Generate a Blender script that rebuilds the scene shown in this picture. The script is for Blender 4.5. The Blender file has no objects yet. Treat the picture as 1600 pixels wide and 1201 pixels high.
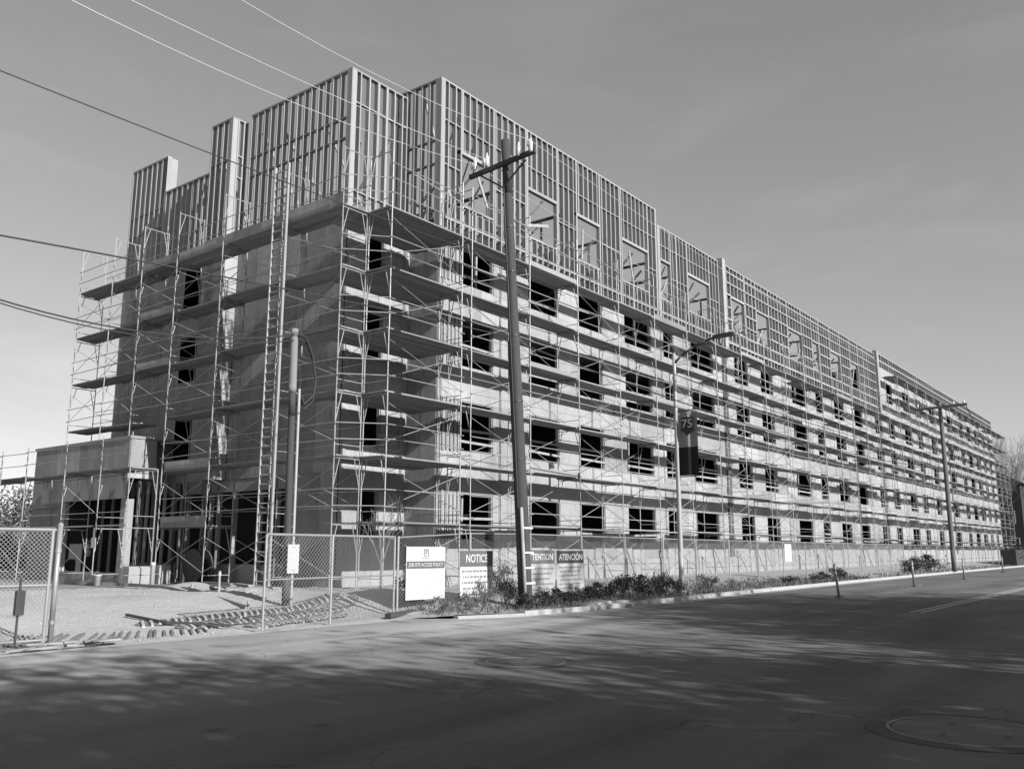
import bpy, math, random
import numpy as np
from mathutils import Vector, Matrix

random.seed(7)
S = bpy.context.scene
COL = S.collection
R = math.radians

# ------------------------------------------------------------------ camera
cam_d = bpy.data.cameras.new('camera')
cam = bpy.data.objects.new('camera', cam_d)
COL.objects.link(cam)
cam_d.sensor_width = 36.0
cam_d.lens = 36.0 * 1381.0 / 1600.0
cam_d.clip_start = 0.1
cam_d.clip_end = 3000.0
PITCH = math.atan(259.5 / 1381.0)
YAW = R(37.55)
f0 = Vector((math.cos(YAW), math.sin(YAW), 0))
rt = Vector((math.sin(YAW), -math.cos(YAW), 0))
fw = f0 * math.cos(PITCH) + Vector((0, 0, 1)) * math.sin(PITCH)
upv = rt.cross(fw)
cm = Matrix((rt, upv, -fw)).transposed().to_4x4()
cm.translation = Vector((-17.92, -20.54, 1.6))
cam.matrix_world = cm
S.camera = cam

# ------------------------------------------------------------------ world, sun, exposure
SUN_SLOPE = 0.50
to_sun = Vector((-0.085, -1.0, SUN_SLOPE)).normalized()
ELEV = math.asin(to_sun.z)
world = bpy.data.worlds.new('World')
S.world = world
world.use_nodes = True
wn = world.node_tree
wn.nodes.clear()
w_out = wn.nodes.new('ShaderNodeOutputWorld')
w_bg = wn.nodes.new('ShaderNodeBackground')
w_sky = wn.nodes.new('ShaderNodeTexSky')
w_sky.sky_type = 'NISHITA'
w_sky.sun_disc = False
w_sky.sun_elevation = ELEV
w_sky.sun_rotation = math.atan2(to_sun.x, to_sun.y)
w_sky.air_density = 1.0
w_sky.dust_density = 0.7
w_sky.ozone_density = 1.0
w_sky.altitude = 300.0
w_bw = wn.nodes.new('ShaderNodeRGBToBW')
w_bg.inputs['Strength'].default_value = 0.15
# thin high cloud wisps
w_tc = wn.nodes.new('ShaderNodeTexCoord')
w_map = wn.nodes.new('ShaderNodeMapping')
w_map.inputs['Scale'].default_value = (1.6, 2.2, 7.0)
w_map.inputs['Rotation'].default_value = (0.0, 0.12, 0.0)
w_noise = wn.nodes.new('ShaderNodeTexNoise')
w_noise.inputs['Scale'].default_value = 1.7
w_noise.inputs['Detail'].default_value = 7.0
w_noise.inputs['Distortion'].default_value = 0.6
w_ramp = wn.nodes.new('ShaderNodeMapRange')
w_ramp.inputs['From Min'].default_value = 0.52
w_ramp.inputs['From Max'].default_value = 0.85
w_ramp.inputs['To Min'].default_value = 1.0
w_ramp.inputs['To Max'].default_value = 1.18
w_mul = wn.nodes.new('ShaderNodeMath')
w_mul.operation = 'MULTIPLY'
wn.links.new(w_tc.outputs['Generated'], w_map.inputs['Vector'])
wn.links.new(w_map.outputs['Vector'], w_noise.inputs['Vector'])
wn.links.new(w_noise.outputs['Fac'], w_ramp.inputs['Value'])
wn.links.new(w_sky.outputs['Color'], w_bw.inputs['Color'])
w_s = wn.nodes.new('ShaderNodeMath')
w_s.operation = 'MULTIPLY'
w_s.inputs[1].default_value = 0.57
w_p = wn.nodes.new('ShaderNodeMath')        # film response: one gentle curve over the whole sky
w_p.operation = 'POWER'
w_p.inputs[1].default_value = 0.74
wn.links.new(w_bw.outputs['Val'], w_s.inputs[0])
wn.links.new(w_s.outputs[0], w_p.inputs[0])
wn.links.new(w_p.outputs[0], w_mul.inputs[0])
wn.links.new(w_ramp.outputs['Result'], w_mul.inputs[1])
wn.links.new(w_mul.outputs['Value'], w_bg.inputs['Color'])
wn.links.new(w_bg.outputs['Background'], w_out.inputs['Surface'])

sun_d = bpy.data.lights.new('sun', 'SUN')
sun_d.energy = 4.1
sun_d.angle = R(0.5)
sun_d.color = (1.0, 1.0, 1.0)
sun = bpy.data.objects.new('sun', sun_d)
COL.objects.link(sun)
sun.location = (0, -40, 60)
sun.rotation_euler = to_sun.to_track_quat('Z', 'Y').to_euler()

S.view_settings.view_transform = 'Standard'
S.view_settings.look = 'None'
S.view_settings.exposure = 1.0
S.view_settings.gamma = 1.0
S.view_settings.use_curve_mapping = False

# ------------------------------------------------------------------ materials (the photograph is monochrome)
def mat(name, base, rough=0.8, scale=3.0, contrast=0.4, metallic=0.0, bump=0.0, rand=0.0,
        stretch=(1, 1, 1), fine=0.0, fine_scale=60.0, spots=0.0, spot_scale=5.0, spec=0.3):
    m = bpy.data.materials.new(name)
    m.use_nodes = True
    nt = m.node_tree
    bs = nt.nodes['Principled BSDF']
    bs.inputs['Roughness'].default_value = rough
    bs.inputs['Metallic'].default_value = metallic
    bs.inputs['Specular IOR Level'].default_value = spec
    L = nt.links.new
    def math_(op, a, b):
        n = nt.nodes.new('ShaderNodeMath')
        n.operation = op
        for i, v in enumerate((a, b)):
            if isinstance(v, (int, float)):
                n.inputs[i].default_value = v
            else:
                L(v, n.inputs[i])
        return n.outputs[0]
    tc = nt.nodes.new('ShaderNodeTexCoord')
    mp = nt.nodes.new('ShaderNodeMapping')
    mp.inputs['Scale'].default_value = stretch
    L(tc.outputs['Object'], mp.inputs['Vector'])
    vec = mp.outputs['Vector']
    oi = nt.nodes.new('ShaderNodeObjectInfo')
    if rand:
        add = nt.nodes.new('ShaderNodeVectorMath')
        add.operation = 'MULTIPLY_ADD'
        cx = nt.nodes.new('ShaderNodeCombineXYZ')
        for i in range(3):
            L(oi.outputs['Random'], cx.inputs[i])
        L(cx.outputs[0], add.inputs[0])
        add.inputs[1].default_value = (37.0, 61.0, 23.0)
        L(vec, add.inputs[2])
        vec = add.outputs[0]
    no = nt.nodes.new('ShaderNodeTexNoise')
    no.inputs['Scale'].default_value = scale
    no.inputs['Detail'].default_value = 5.0
    no.inputs['Roughness'].default_value = 0.6
    L(vec, no.inputs['Vector'])
    val = math_('MULTIPLY_ADD', no.outputs['Fac'], contrast * 2)
    val.node.inputs[2].default_value = 1.0 - contrast
    if fine:
        n2 = nt.nodes.new('ShaderNodeTexNoise')
        n2.inputs['Scale'].default_value = fine_scale
        n2.inputs['Detail'].default_value = 3.0
        L(vec, n2.inputs['Vector'])
        v2 = math_('MULTIPLY_ADD', n2.outputs['Fac'], fine * 2)
        v2.node.inputs[2].default_value = 1.0 - fine
        val = math_('MULTIPLY', val, v2)
    if spots:
        vo = nt.nodes.new('ShaderNodeTexVoronoi')
        vo.inputs['Scale'].default_value = spot_scale
        L(vec, vo.inputs['Vector'])
        mr = nt.nodes.new('ShaderNodeMapRange')
        mr.inputs['From Min'].default_value = 0.05
        mr.inputs['From Max'].default_value = 0.16
        mr.inputs['To Min'].default_value = 1.0 - spots
        mr.inputs['To Max'].default_value = 1.0
        L(vo.outputs['Distance'], mr.inputs['Value'])
        val = math_('MULTIPLY', val, mr.outputs['Result'])
    if rand:
        v3 = math_('MULTIPLY_ADD', oi.outputs['Random'], rand * 2)
        v3.node.inputs[2].default_value = 1.0 - rand
        val = math_('MULTIPLY', val, v3)
    val = math_('MULTIPLY', val, base)
    cb = nt.nodes.new('ShaderNodeCombineColor')
    for i in range(3):
        L(val, cb.inputs[i])
    L(cb.outputs['Color'], bs.inputs['Base Color'])
    if bump:
        bp = nt.nodes.new('ShaderNodeBump')
        bp.inputs['Strength'].default_value = bump
        bp.inputs['Distance'].default_value = 0.02
        src = n2.outputs['Fac'] if fine else no.outputs['Fac']
        L(src, bp.inputs['Height'])
        L(bp.outputs['Normal'], bs.inputs['Normal'])
    return m

M = {
    'ply': mat('plywood', .26, 0.85, 1.1, 0.30, rand=0.17, fine=0.24, fine_scale=9.0, stretch=(1, 1, 0.35), spots=0.25, spot_scale=2.6),
    'ply_side': mat('shaded_plywood', .235, 0.85, 0.9, 0.48, rand=0.16, fine=0.34, fine_scale=8.0, stretch=(1, 1, 0.25), spots=0.3, spot_scale=2.2),
    'stud': mat('framing_lumber', .25, 0.8, 2.0, 0.18, rand=0.16, fine=0.12, fine_scale=14, stretch=(1, 1, 0.15)),
    'plank': mat('scaffold_plank', .205, 0.85, 1.5, 0.25, rand=0.22, fine=0.2, fine_scale=18, stretch=(0.4, 0.4, 1)),
    'steel': mat('galvanised_tube', .27, 0.5, 5.0, 0.2, metallic=0.15, rand=0.14, spec=0.5),
    'fsteel': mat('fence_steel', 0.26, 0.45, 4.0, 0.15, metallic=0.3, rand=0.08, spec=0.5),
    'wire': mat('fence_wire', .30, 0.5, 4.0, 0.1, metallic=0.3),
    'dark': mat('interior_shade', .035, 0.95, 1.0, 0.3),  # room darkness put into the colour of the inner surfaces
    'intstud': mat('shaded_lumber', .10, 0.9, 2.0, 0.3, rand=0.3),  # framing lumber darkened, indoor shade put into its colour
    'slab': mat('floor_joists', 0.12, 0.9, 2.0, 0.2),
    'conc': mat('concrete', 0.27, 0.9, 0.9, 0.2, fine=0.15, fine_scale=22, bump=0.15),
    'kerb': mat('kerb_concrete', .29, 0.9, 1.2, 0.25, fine=0.15, fine_scale=20, bump=0.15),
    'asphalt': mat('asphalt', 0.115, 0.9, 0.35, 0.28, fine=0.30, fine_scale=55, bump=0.25, spec=0.2),
    'gravel': mat('gravel', .335, 0.95, 0.5, 0.32, fine=0.38, fine_scale=16, bump=0.6),
    'recess_shade': mat('painted_recess_shade', 0.07, 0.8, 2.0, 0.3),  # flat dark tone painted for the shade of a recess
    'mud': mat('dark_mud', 0.15, 0.9, 3.0, 0.35, fine=0.3, fine_scale=18, bump=0.4),
    'dirt': mat('dirt', 0.30, 0.95, 0.8, 0.3, fine=0.35, fine_scale=12, bump=0.5),
    'earth': mat('far_ground', 0.22, 0.95, 0.2, 0.3, fine=0.2, fine_scale=3),
    'pole': mat('weathered_pole', .05, 0.85, 3.0, 0.35, fine=0.25, fine_scale=14, stretch=(1, 1, 0.08), bump=0.2),
    'pole_pale': mat('pale_pole', .17, 0.85, 3.0, 0.3, fine=0.3, fine_scale=10, stretch=(1, 1, 0.1), bump=0.2),
    'pvc': mat('conduit_plastic', 0.30, 0.5, 3.0, 0.1),
    'insul': mat('porcelain', .5, 0.3, 3.0, 0.1, spec=0.6),
    'cable': mat('black_cable', 0.03, 0.6, 3.0, 0.1),
    'bright_wire': mat('bare_conductor', 0.6, 0.35, 3.0, 0.05, metallic=0.4),
    'white': mat('sign_white', .42, 0.6, 3.0, 0.04),
    'white2': mat('creased_sign_white', .30, 0.6, 2.2, 0.30),
    'grey': mat('sign_grey', 0.10, 0.6, 3.0, 0.08),
    'band': mat('sign_band', 0.09, 0.6, 3.0, 0.08),
    'black': mat('sign_black', 0.035, 0.6, 3.0, 0.1),
    'ink': mat('sign_ink', .10, 0.7, 3.0, 0.1),
    'pale_ink': mat('pale_sign_ink', .31, 0.7, 3.0, 0.05),
    'paint': mat('road_paint', 0.34, 0.8, 2.0, 0.35, fine=0.2, fine_scale=30),
    'iron': mat('cast_iron', 0.08, 0.6, 5.0, 0.3, metallic=0.4, fine=0.3, fine_scale=40, bump=0.3),
    'leaf': mat('leaf', .032, 0.7, 2.0, 0.5, rand=0.3),
    'leaf_pale': mat('dry_weed', .105, 0.8, 2.0, 0.5, rand=0.2),
    'bark': mat('bark', 0.09, 0.9, 3.0, 0.4),
    'twig': mat('twig', .15, 0.9, 3.0, 0.3),
    'darkhouse': mat('dark_cladding', 0.03, 0.85, 1.0, 0.3),
    'delin': mat('post_plastic', 0.16, 0.6, 3.0, 0.15),
    'banner_top': mat('banner_grey', .24, 0.75, 1.5, 0.08),
    'banner_low': mat('banner_black', 0.015, 0.75, 1.5, 0.4),
    'shield': mat('shield_dark', 0.025, 0.75, 1.5, 0.1),
    'lampm': mat('lamp_metal', 0.30, 0.5, 3.0, 0.1, metallic=0.2),
    'lamp_dark': mat('lamp_arm_metal', 0.05, 0.5, 3.0, 0.1, metallic=0.2),
}

def dusty_road():
    m = M['asphalt']; nt = m.node_tree; L = nt.links.new
    bs = nt.nodes['Principled BSDF']
    src = bs.inputs['Base Color'].links[0].from_socket
    tc = nt.nodes.new('ShaderNodeTexCoord')
    no = nt.nodes.new('ShaderNodeTexNoise'); no.inputs['Scale'].default_value = 0.5; no.inputs['Detail'].default_value = 6
    mp = nt.nodes.new('ShaderNodeMapping'); mp.inputs['Scale'].default_value = (0.45, 1.6, 1)
    L(tc.outputs['Object'], mp.inputs['Vector']); L(mp.outputs['Vector'], no.inputs['Vector'])
    sp = nt.nodes.new('ShaderNodeSeparateXYZ'); L(tc.outputs['Object'], sp.inputs[0])
    def mr(v, a, b, c=0.0, d=1.0):
        n = nt.nodes.new('ShaderNodeMapRange'); n.interpolation_type = 'SMOOTHSTEP'
        for i, q in zip(('From Min', 'From Max', 'To Min', 'To Max'), (a, b, c, d)): n.inputs[i].default_value = q
        L(v, n.inputs['Value']); return n.outputs['Result']
    def mul(a, b):
        n = nt.nodes.new('ShaderNodeMath'); n.operation = 'MULTIPLY'; L(a, n.inputs[0]); L(b, n.inputs[1]); return n.outputs[0]
    near = mr(sp.outputs['Y'], -14.0, -7.0)
    west = mr(sp.outputs['X'], 14.0, -4.0)
    f = mul(mul(near, west), mr(no.outputs['Fac'], .25, .62, .35, 1.0))
    mx = nt.nodes.new('ShaderNodeMix'); mx.data_type = 'RGBA'
    L(f, mx.inputs['Factor']); L(src, mx.inputs['A'])
    mx.inputs['B'].default_value = (.30, .30, .30, 1)
    L(mx.outputs['Result'], bs.inputs['Base Color'])
def worn_road():
    m = M['asphalt']; nt = m.node_tree; L = nt.links.new
    bs = nt.nodes['Principled BSDF']
    src = bs.inputs['Base Color'].links[0].from_socket
    tc = nt.nodes.new('ShaderNodeTexCoord')
    wob = nt.nodes.new('ShaderNodeTexNoise'); wob.inputs['Scale'].default_value = 1.3; wob.inputs['Detail'].default_value = 5
    L(tc.outputs['Object'], wob.inputs['Vector'])
    vm = nt.nodes.new('ShaderNodeVectorMath'); vm.operation = 'MULTIPLY_ADD'
    L(wob.outputs['Color'], vm.inputs[0]); vm.inputs[1].default_value = (1.4, 1.4, 0); L(tc.outputs['Object'], vm.inputs[2])
    vo = nt.nodes.new('ShaderNodeTexVoronoi'); vo.feature = 'DISTANCE_TO_EDGE'; vo.inputs['Scale'].default_value = 0.22
    L(vm.outputs[0], vo.inputs['Vector'])
    cr = nt.nodes.new('ShaderNodeMapRange')
    cr.inputs['From Min'].default_value = 0.0; cr.inputs['From Max'].default_value = 0.0045
    cr.inputs['To Min'].default_value = 0.62; cr.inputs['To Max'].default_value = 1.0
    L(vo.outputs['Distance'], cr.inputs['Value'])
    big = nt.nodes.new('ShaderNodeTexNoise'); big.inputs['Scale'].default_value = 0.35; big.inputs['Detail'].default_value = 7
    mp = nt.nodes.new('ShaderNodeMapping'); mp.inputs['Scale'].default_value = (0.35, 2.2, 1)
    L(tc.outputs['Object'], mp.inputs['Vector']); L(mp.outputs['Vector'], big.inputs['Vector'])
    bm = nt.nodes.new('ShaderNodeMapRange')
    bm.inputs['From Min'].default_value = 0.3; bm.inputs['From Max'].default_value = 0.7
    bm.inputs['To Min'].default_value = 0.72; bm.inputs['To Max'].default_value = 1.28
    L(big.outputs['Fac'], bm.inputs['Value'])
    st = nt.nodes.new('ShaderNodeTexVoronoi'); st.inputs['Scale'].default_value = 0.9
    L(tc.outputs['Object'], st.inputs['Vector'])
    sm = nt.nodes.new('ShaderNodeMapRange')
    sm.inputs['From Min'].default_value = 0.03; sm.inputs['From Max'].default_value = 0.13
    sm.inputs['To Min'].default_value = 0.6; sm.inputs['To Max'].default_value = 1.0
    L(st.outputs['Distance'], sm.inputs['Value'])
    prev = None
    for o in (cr.outputs['Result'], bm.outputs['Result'], sm.outputs['Result']):
        if prev is None: prev = o; continue
        n = nt.nodes.new('ShaderNodeMath'); n.operation = 'MULTIPLY'; L(prev, n.inputs[0]); L(o, n.inputs[1]); prev = n.outputs[0]
    vs = nt.nodes.new('ShaderNodeVectorMath'); vs.operation = 'SCALE'
    L(src, vs.inputs[0]); L(prev, vs.inputs['Scale'])
    L(vs.outputs[0], bs.inputs['Base Color'])
dusty_road()
worn_road()
M['patch'] = mat('patch_asphalt', .075, 0.9, 0.8, 0.3, fine=0.3, fine_scale=50, bump=0.2)
M['ring'] = mat('worn_steel_rim', .17, 0.6, 4.0, 0.3)
M['lid'] = mat('worn_lid', .105, 0.75, 3.0, 0.25, fine=0.25, fine_scale=40, bump=0.3)

# ------------------------------------------------------------------ helpers
class MB:
    def __init__(self):
        self.v = []
        self.f = []
    def box(self, x0, y0, z0, x1, y1, z1):
        b = len(self.v)
        self.v += [(x0, y0, z0), (x1, y0, z0), (x1, y1, z0), (x0, y1, z0),
                   (x0, y0, z1), (x1, y0, z1), (x1, y1, z1), (x0, y1, z1)]
        self.f += [(b, b+3, b+2, b+1), (b+4, b+5, b+6, b+7), (b, b+1, b+5, b+4),
                   (b+1, b+2, b+6, b+5), (b+2, b+3, b+7, b+6), (b+3, b, b+4, b+7)]
        return self
    def bar(self, p, q, w, h, up=(0, 0, 1)):
        p = Vector(p); q = Vector(q)
        d = (q - p).normalized()
        u = Vector(up)
        if abs(d.dot(u)) > 0.98:
            u = Vector((1, 0, 0))
        s = d.cross(u).normalized()
        t = s.cross(d).normalized()
        b = len(self.v)
        for c in (p, q):
            for a, e in ((-1, -1), (1, -1), (1, 1), (-1, 1)):
                self.v.append(tuple(c + s * (a * w / 2) + t * (e * h / 2)))
        self.f += [(b, b+1, b+2, b+3), (b+7, b+6, b+5, b+4)]
        for i in range(4):
            j = (i + 1) % 4
            self.f.append((b+i, b+4+i, b+4+j, b+j))
        return self
    def tube(self, p, q, r, n=6, r2=None, cap=True):
        p = Vector(p); q = Vector(q)
        d = (q - p)
        if d.length < 1e-6:
            return self
        d.normalize()
        u = Vector((0, 0, 1)) if abs(d.z) < 0.95 else Vector((1, 0, 0))
        s = d.cross(u).normalized()
        t = s.cross(d).normalized()
        if r2 is None:
            r2 = r
        b = len(self.v)
        for c, rr in ((p, r), (q, r2)):
            for i in range(n):
                a = 2 * math.pi * i / n
                self.v.append(tuple(c + s * (math.cos(a) * rr) + t * (math.sin(a) * rr)))
        for i in range(n):
            j = (i + 1) % n
            self.f.append((b+i, b+j, b+n+j, b+n+i))
        if cap:
            self.f.append(tuple(b + i for i in reversed(range(n))))
            self.f.append(tuple(b + n + i for i in range(n)))
        return self
    def path(self, pts, r, n=6):
        for a, b in zip(pts[:-1], pts[1:]):
            self.tube(a, b, r, n)
        return self
    def lathe(self, c, prof, n=16):
        b = len(self.v)
        for (r, z) in prof:
            for i in range(n):
                a = 2 * math.pi * i / n
                self.v.append((c[0] + math.cos(a) * r, c[1] + math.sin(a) * r, c[2] + z))
        for k in range(len(prof) - 1):
            for i in range(n):
                j = (i + 1) % n
                self.f.append((b+k*n+i, b+k*n+j, b+(k+1)*n+j, b+(k+1)*n+i))
        self.f.append(tuple(b + i for i in reversed(range(n))))
        self.f.append(tuple(b + (len(prof)-1)*n + i for i in range(n)))
        return self
    def mesh(self, name, m, smooth=False):
        me = bpy.data.meshes.new(name)
        me.from_pydata(self.v, [], self.f)
        if m:
            me.materials.append(M[m] if isinstance(m, str) else m)
        if smooth:
            me.polygons.foreach_set('use_smooth', [True] * len(me.polygons))
        return me
    def build(self, name, m, parent=None, smooth=False):
        off = world_loc(parent) if parent else Vector((0, 0, 0))
        if off.length > 0:
            self.v = [(a - off.x, b - off.y, c - off.z) for a, b, c in self.v]
        o = bpy.data.objects.new(name, self.mesh(name, m, smooth))
        COL.objects.link(o)
        o.parent = parent
        return o

def world_loc(o):
    v = Vector((0, 0, 0))
    while o is not None:
        v = v + o.location
        o = o.parent
    return v

def tag(o, label=None, cat=None, group=None, kind=None):
    if label: o['label'] = label
    if cat: o['category'] = cat
    if group: o['group'] = group
    if kind: o['kind'] = kind
    return o

def thing(name, loc, label, cat, group=None):
    o = bpy.data.objects.new(name, None)
    o.empty_display_size = 0.3
    COL.objects.link(o)
    o.location = loc
    return tag(o, label, cat, group)

def inst(name, me, parent, loc, rz=0.0):
    o = bpy.data.objects.new(name, me)
    COL.objects.link(o)
    o.parent = parent
    o.location = Vector(loc) - world_loc(parent)
    if rz:
        o.rotation_euler = (0, 0, rz)
    return o

def text_mesh(body, size, m, bold=0.0, extrude=0.002, align='CENTER'):
    cu = bpy.data.curves.new('lettering', 'FONT')
    cu.body = body
    cu.size = size
    cu.offset = bold
    cu.extrude = extrude
    cu.align_x = align
    cu.align_y = 'CENTER'
    cu.resolution_u = 3
    ob = bpy.data.objects.new('lettering_tmp', cu)
    COL.objects.link(ob)
    dg = bpy.context.evaluated_depsgraph_get()
    me = bpy.data.meshes.new_from_object(ob.evaluated_get(dg))
    bpy.data.objects.remove(ob)
    me.materials.clear()
    me.materials.append(M[m])
    return me

def add_text(name, body, size, m, parent, x, y, z, bold=0.0, width=None, rz=0.0):
    """lettering standing upright and facing -Y"""
    me = text_mesh(body, size, m, bold)
    o = bpy.data.objects.new(name, me)
    COL.objects.link(o)
    o.parent = parent
    o.location = Vector((x, y, z)) - world_loc(parent)
    o.rotation_euler = (R(90), 0, rz)
    if width:
        xs = [v.co.x for v in me.vertices]
        o.scale.x = width / max(1e-4, (max(xs) - min(xs)))
    return o

# ------------------------------------------------------------------ ground
ROAD_EDGE = [(-200, -5.75), (-11, -5.7), (-4.8, -5.45), (-2.5, -5.5), (-1.6, -6.4), (-0.3, -7.0),
             (3, -7.25), (7, -7.05), (12, -6.75), (30, -6.25), (60, -5.9), (200, -5.3)]
def road_edge(x):
    for (a, ya), (b, yb) in zip(ROAD_EDGE[:-1], ROAD_EDGE[1:]):
        if a <= x <= b:
            return ya + (yb - ya) * (x - a) / (b - a)
    return -5.5
def smooth01(t):
    t = max(0.0, min(1.0, t))
    return t * t * (3 - 2 * t)
def ground_z(x, y):
    e = road_edge(x)
    d = y - e
    k = smooth01((x + 3.0) / 1.6)                  # 0 on the driveway, 1 behind the kerb
    apron = 0.42 * smooth01(d / 7.5)
    verge = 0.10 + 0.32 * smooth01((d - 0.3) / 4.5)
    return apron * (1 - k) + verge * k

def ground_sheet(name, x0, x1, y1, step, m, hole=None):
    nx = int((x1 - x0) / step) + 1
    t_rows = []
    y = 0.0
    ny = int((y1 + 6.0) / step) + 1
    v = []
    for j in range(ny):
        t = j / (ny - 1)
        for i in range(nx):
            x = x0 + (x1 - x0) * i / (nx - 1)
            e = road_edge(x) + (0.16 if x > -1.6 else 0.02)
            yy = e + (y1 - e) * t
            v.append((x, yy, bumpy(x, yy)))
    f = []
    for j in range(ny - 1):
        for i in range(nx - 1):
            a = j * nx + i
            f.append((a, a + 1, a + nx + 1, a + nx))
    me = bpy.data.meshes.new(name)
    me.from_pydata(v, [], f)
    me.materials.append(M[m])
    me.polygons.foreach_set('use_smooth', [True] * len(f))
    o = bpy.data.objects.new(name, me)
    COL.objects.link(o)
    return o

from mathutils import noise as mnoise
def bumpy(x, y):
    z = ground_z(x, y)
    if -16 < x < 8 and y < 9:
        z += 0.016 * mnoise.noise((x * 1.3, y * 1.3, 0.0)) + 0.012 * mnoise.noise((x * 5.1, y * 5.1, 2.0))
        # loose dirt heaped inside the fence
        z += 0.20 * math.exp(-(((x + 0.7) / 1.35) ** 2 + ((y + 2.9) / 1.0) ** 2)) * (1 + 0.25 * mnoise.noise((x * 3, y * 3, 5)))
        z += 0.22 * math.exp(-(((x + 1.6) / 0.8) ** 2 + ((y - 4.6) / 0.8) ** 2))
        z += 0.16 * math.exp(-(((x + 2.0) / 1.0) ** 2 + ((y - 0.8) / 1.4) ** 2)) * (1 + 0.5 * mnoise.noise((x * 4, y * 4, 9)))
    elif y < 2:
        z += 0.03 * mnoise.noise((x * 0.9, y * 0.9, 0.0))
    return z

tag(ground_sheet('gravel_yard', -16.0, -2.6, 8.0, 0.07, 'gravel'), kind='structure')
tag(ground_sheet('dirt_verge', -2.6, 9.0, 8.0, 0.10, 'dirt'), kind='structure')
tag(ground_sheet('verge', 9.0, 150.0, 3.0, 0.55, 'dirt'), kind='structure')
tag(ground_sheet('west_yard', -120.0, -16.0, 8.0, 1.2, 'gravel'), kind='structure')
g = MB()
g.v += [(-120, 8, 0.42), (9, 8, 0.42), (9, 3, 0.42), (150, 3, 0.42), (150, 260, 0.42), (-120, 260, 0.42)]
g.f += [(0, 1, 2, 3, 4, 5)]
tag(g.build('site_ground', 'earth'), kind='structure')
g = MB()
g.v += [(-900, -900, -0.12), (1500, -900, -0.12), (1500, 1500, -0.12), (-900, 1500, -0.12)]
g.f += [(0, 1, 2, 3)]
tag(g.build('ground', 'earth'), kind='structure')
# road
g = MB()
xs = [-200, -60, -30] + [p[0] for p in ROAD_EDGE[1:-1]] + [100, 200]
n = len(xs)
for x in xs:
    g.v.append((x, road_edge(x) + 0.03, 0.0))
for x in xs:
    g.v.append((x, -24.0, 0.0))
for i in range(n - 1):
    g.f.append((n + i, n + i + 1, i + 1, i))
tag(g.build('road', 'asphalt'), kind='structure')
g = MB()
g.box(200, -26, -0.1, 420, -5, -0.004)
tag(g.build('far_road', 'asphalt'), kind='structure')
g = MB()
g.box(-200, -24.15, -0.1, 200, -24.0, 0.13)
tag(g.build('south_kerb', 'kerb'), kind='structure')
g = MB()
g.box(-200, -27.0, -0.1, 200, -24.152, 0.12)
tag(g.build('south_pavement', 'conc'), kind='structure')
g = MB()
g.box(-200, -120.0, -0.1, 200, -27.01, 0.10)
tag(g.build('south_ground', 'earth'), kind='structure')
# lugs of packed mud left by heavy tyres
random.seed(61)
lg = MB()
def lug(cx, cy, ang, ln, w, h):
    dx, dy = math.cos(ang), math.sin(ang)
    nx, ny = -dy, dx
    n = 4
    b0 = len(lg.v)
    for i in range(n + 1):
        t = (i / n - .5) * ln
        x, y = cx + dx * t, cy + dy * t
        ww = w * random.uniform(.8, 1.15) * (.75 if i in (0, n) else 1)
        hh = h * random.uniform(.75, 1.15) * (.5 if i in (0, n) else 1)
        for k, (o, zz) in enumerate(((-.5, -.02), (-.26, hh), (.26, hh), (.5, -.02))):
            px, py = x + nx * ww * o, y + ny * ww * o
            lg.v.append((px, py, bumpy(px, py) + zz + .018))
    for i in range(n):
        for k in range(3):
            a = b0 + i * 4 + k
            lg.f.append((a, a + 1, a + 5, a + 4))
    lg.f += [(b0, b0 + 1, b0 + 2, b0 + 3), (b0 + n*4 + 3, b0 + n*4 + 2, b0 + n*4 + 1, b0 + n*4)]
def lug_row(p, q, pitch, ang, ln, w, h):
    L = math.hypot(q[0] - p[0], q[1] - p[1]); n = int(L / pitch)
    for i in range(n):
        t = i / n
        lug(p[0] + (q[0] - p[0]) * t + random.gauss(0, .012), p[1] + (q[1] - p[1]) * t + random.gauss(0, .02),
            ang + random.gauss(0, .04), ln * random.uniform(.85, 1.1), w, h * random.uniform(.8, 1.1))
mud = MB()
def mud_strip(p, q, half, dz):
    L = math.hypot(q[0] - p[0], q[1] - p[1]); ux, uy = (q[0] - p[0]) / L, (q[1] - p[1]) / L
    n = int(L / .12); b0 = len(mud.v)
    for i in range(n + 1):
        t = i / n * L
        end = min(1.0, min(i, n - i) / 4 + .15)
        for j in range(7):
            w = (j / 6 - .5) * 2 * half * end * (1 + .22 * mnoise.noise((t * 1.6, p[1] * 3 + (j > 3) * 9, 1.0)))
            x, y = p[0] + ux * t - uy * w, p[1] + uy * t + ux * w
            mud.v.append((x, y, bumpy(x, y) + dz))
    for i in range(n):
        for j in range(6):
            a = b0 + i * 7 + j
            mud.f.append((a, a + 7, a + 8, a + 1))
mud_strip((-7.85, -3.15), (-1.5, -2.05), .36, .018)  # darker strips laid under the lug rows
mud_strip((-7.45, -3.95), (-1.6, -2.9), .36, .021)
mud_strip((-6.2, -4.5), (-2.7, -3.75), .30, .026)
tag(mud.build('mud_tracks', 'mud'), 'dark tyre tracks crossing the driveway mouth', kind='structure')
lug_row((-7.7, -3.15), (-1.7, -2.1), .20, R(64), .62, .105, .055)
lug_row((-7.3, -3.95), (-1.8, -2.95), .20, R(80), .60, .105, .055)
lug_row((-6.0, -4.5), (-2.8, -3.75), .20, R(88), .48, .10, .045)
lg_a, lg = lg, MB()
for k in range(22):
    t = k / 21
    lug(-10.75 + 3.6 * t + random.gauss(0, .015), -4.18 - .35 * t + random.gauss(0, .03), R(50 + 12 * t), (1.75 - 1.0 * t) * random.uniform(.85, 1.1), .075, .018)
tag(lg.build('mud_ribs', 'mud'), 'thin dark ribs of mud slanting across the driveway by the gate post', kind='stuff')
lg = lg_a
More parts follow.
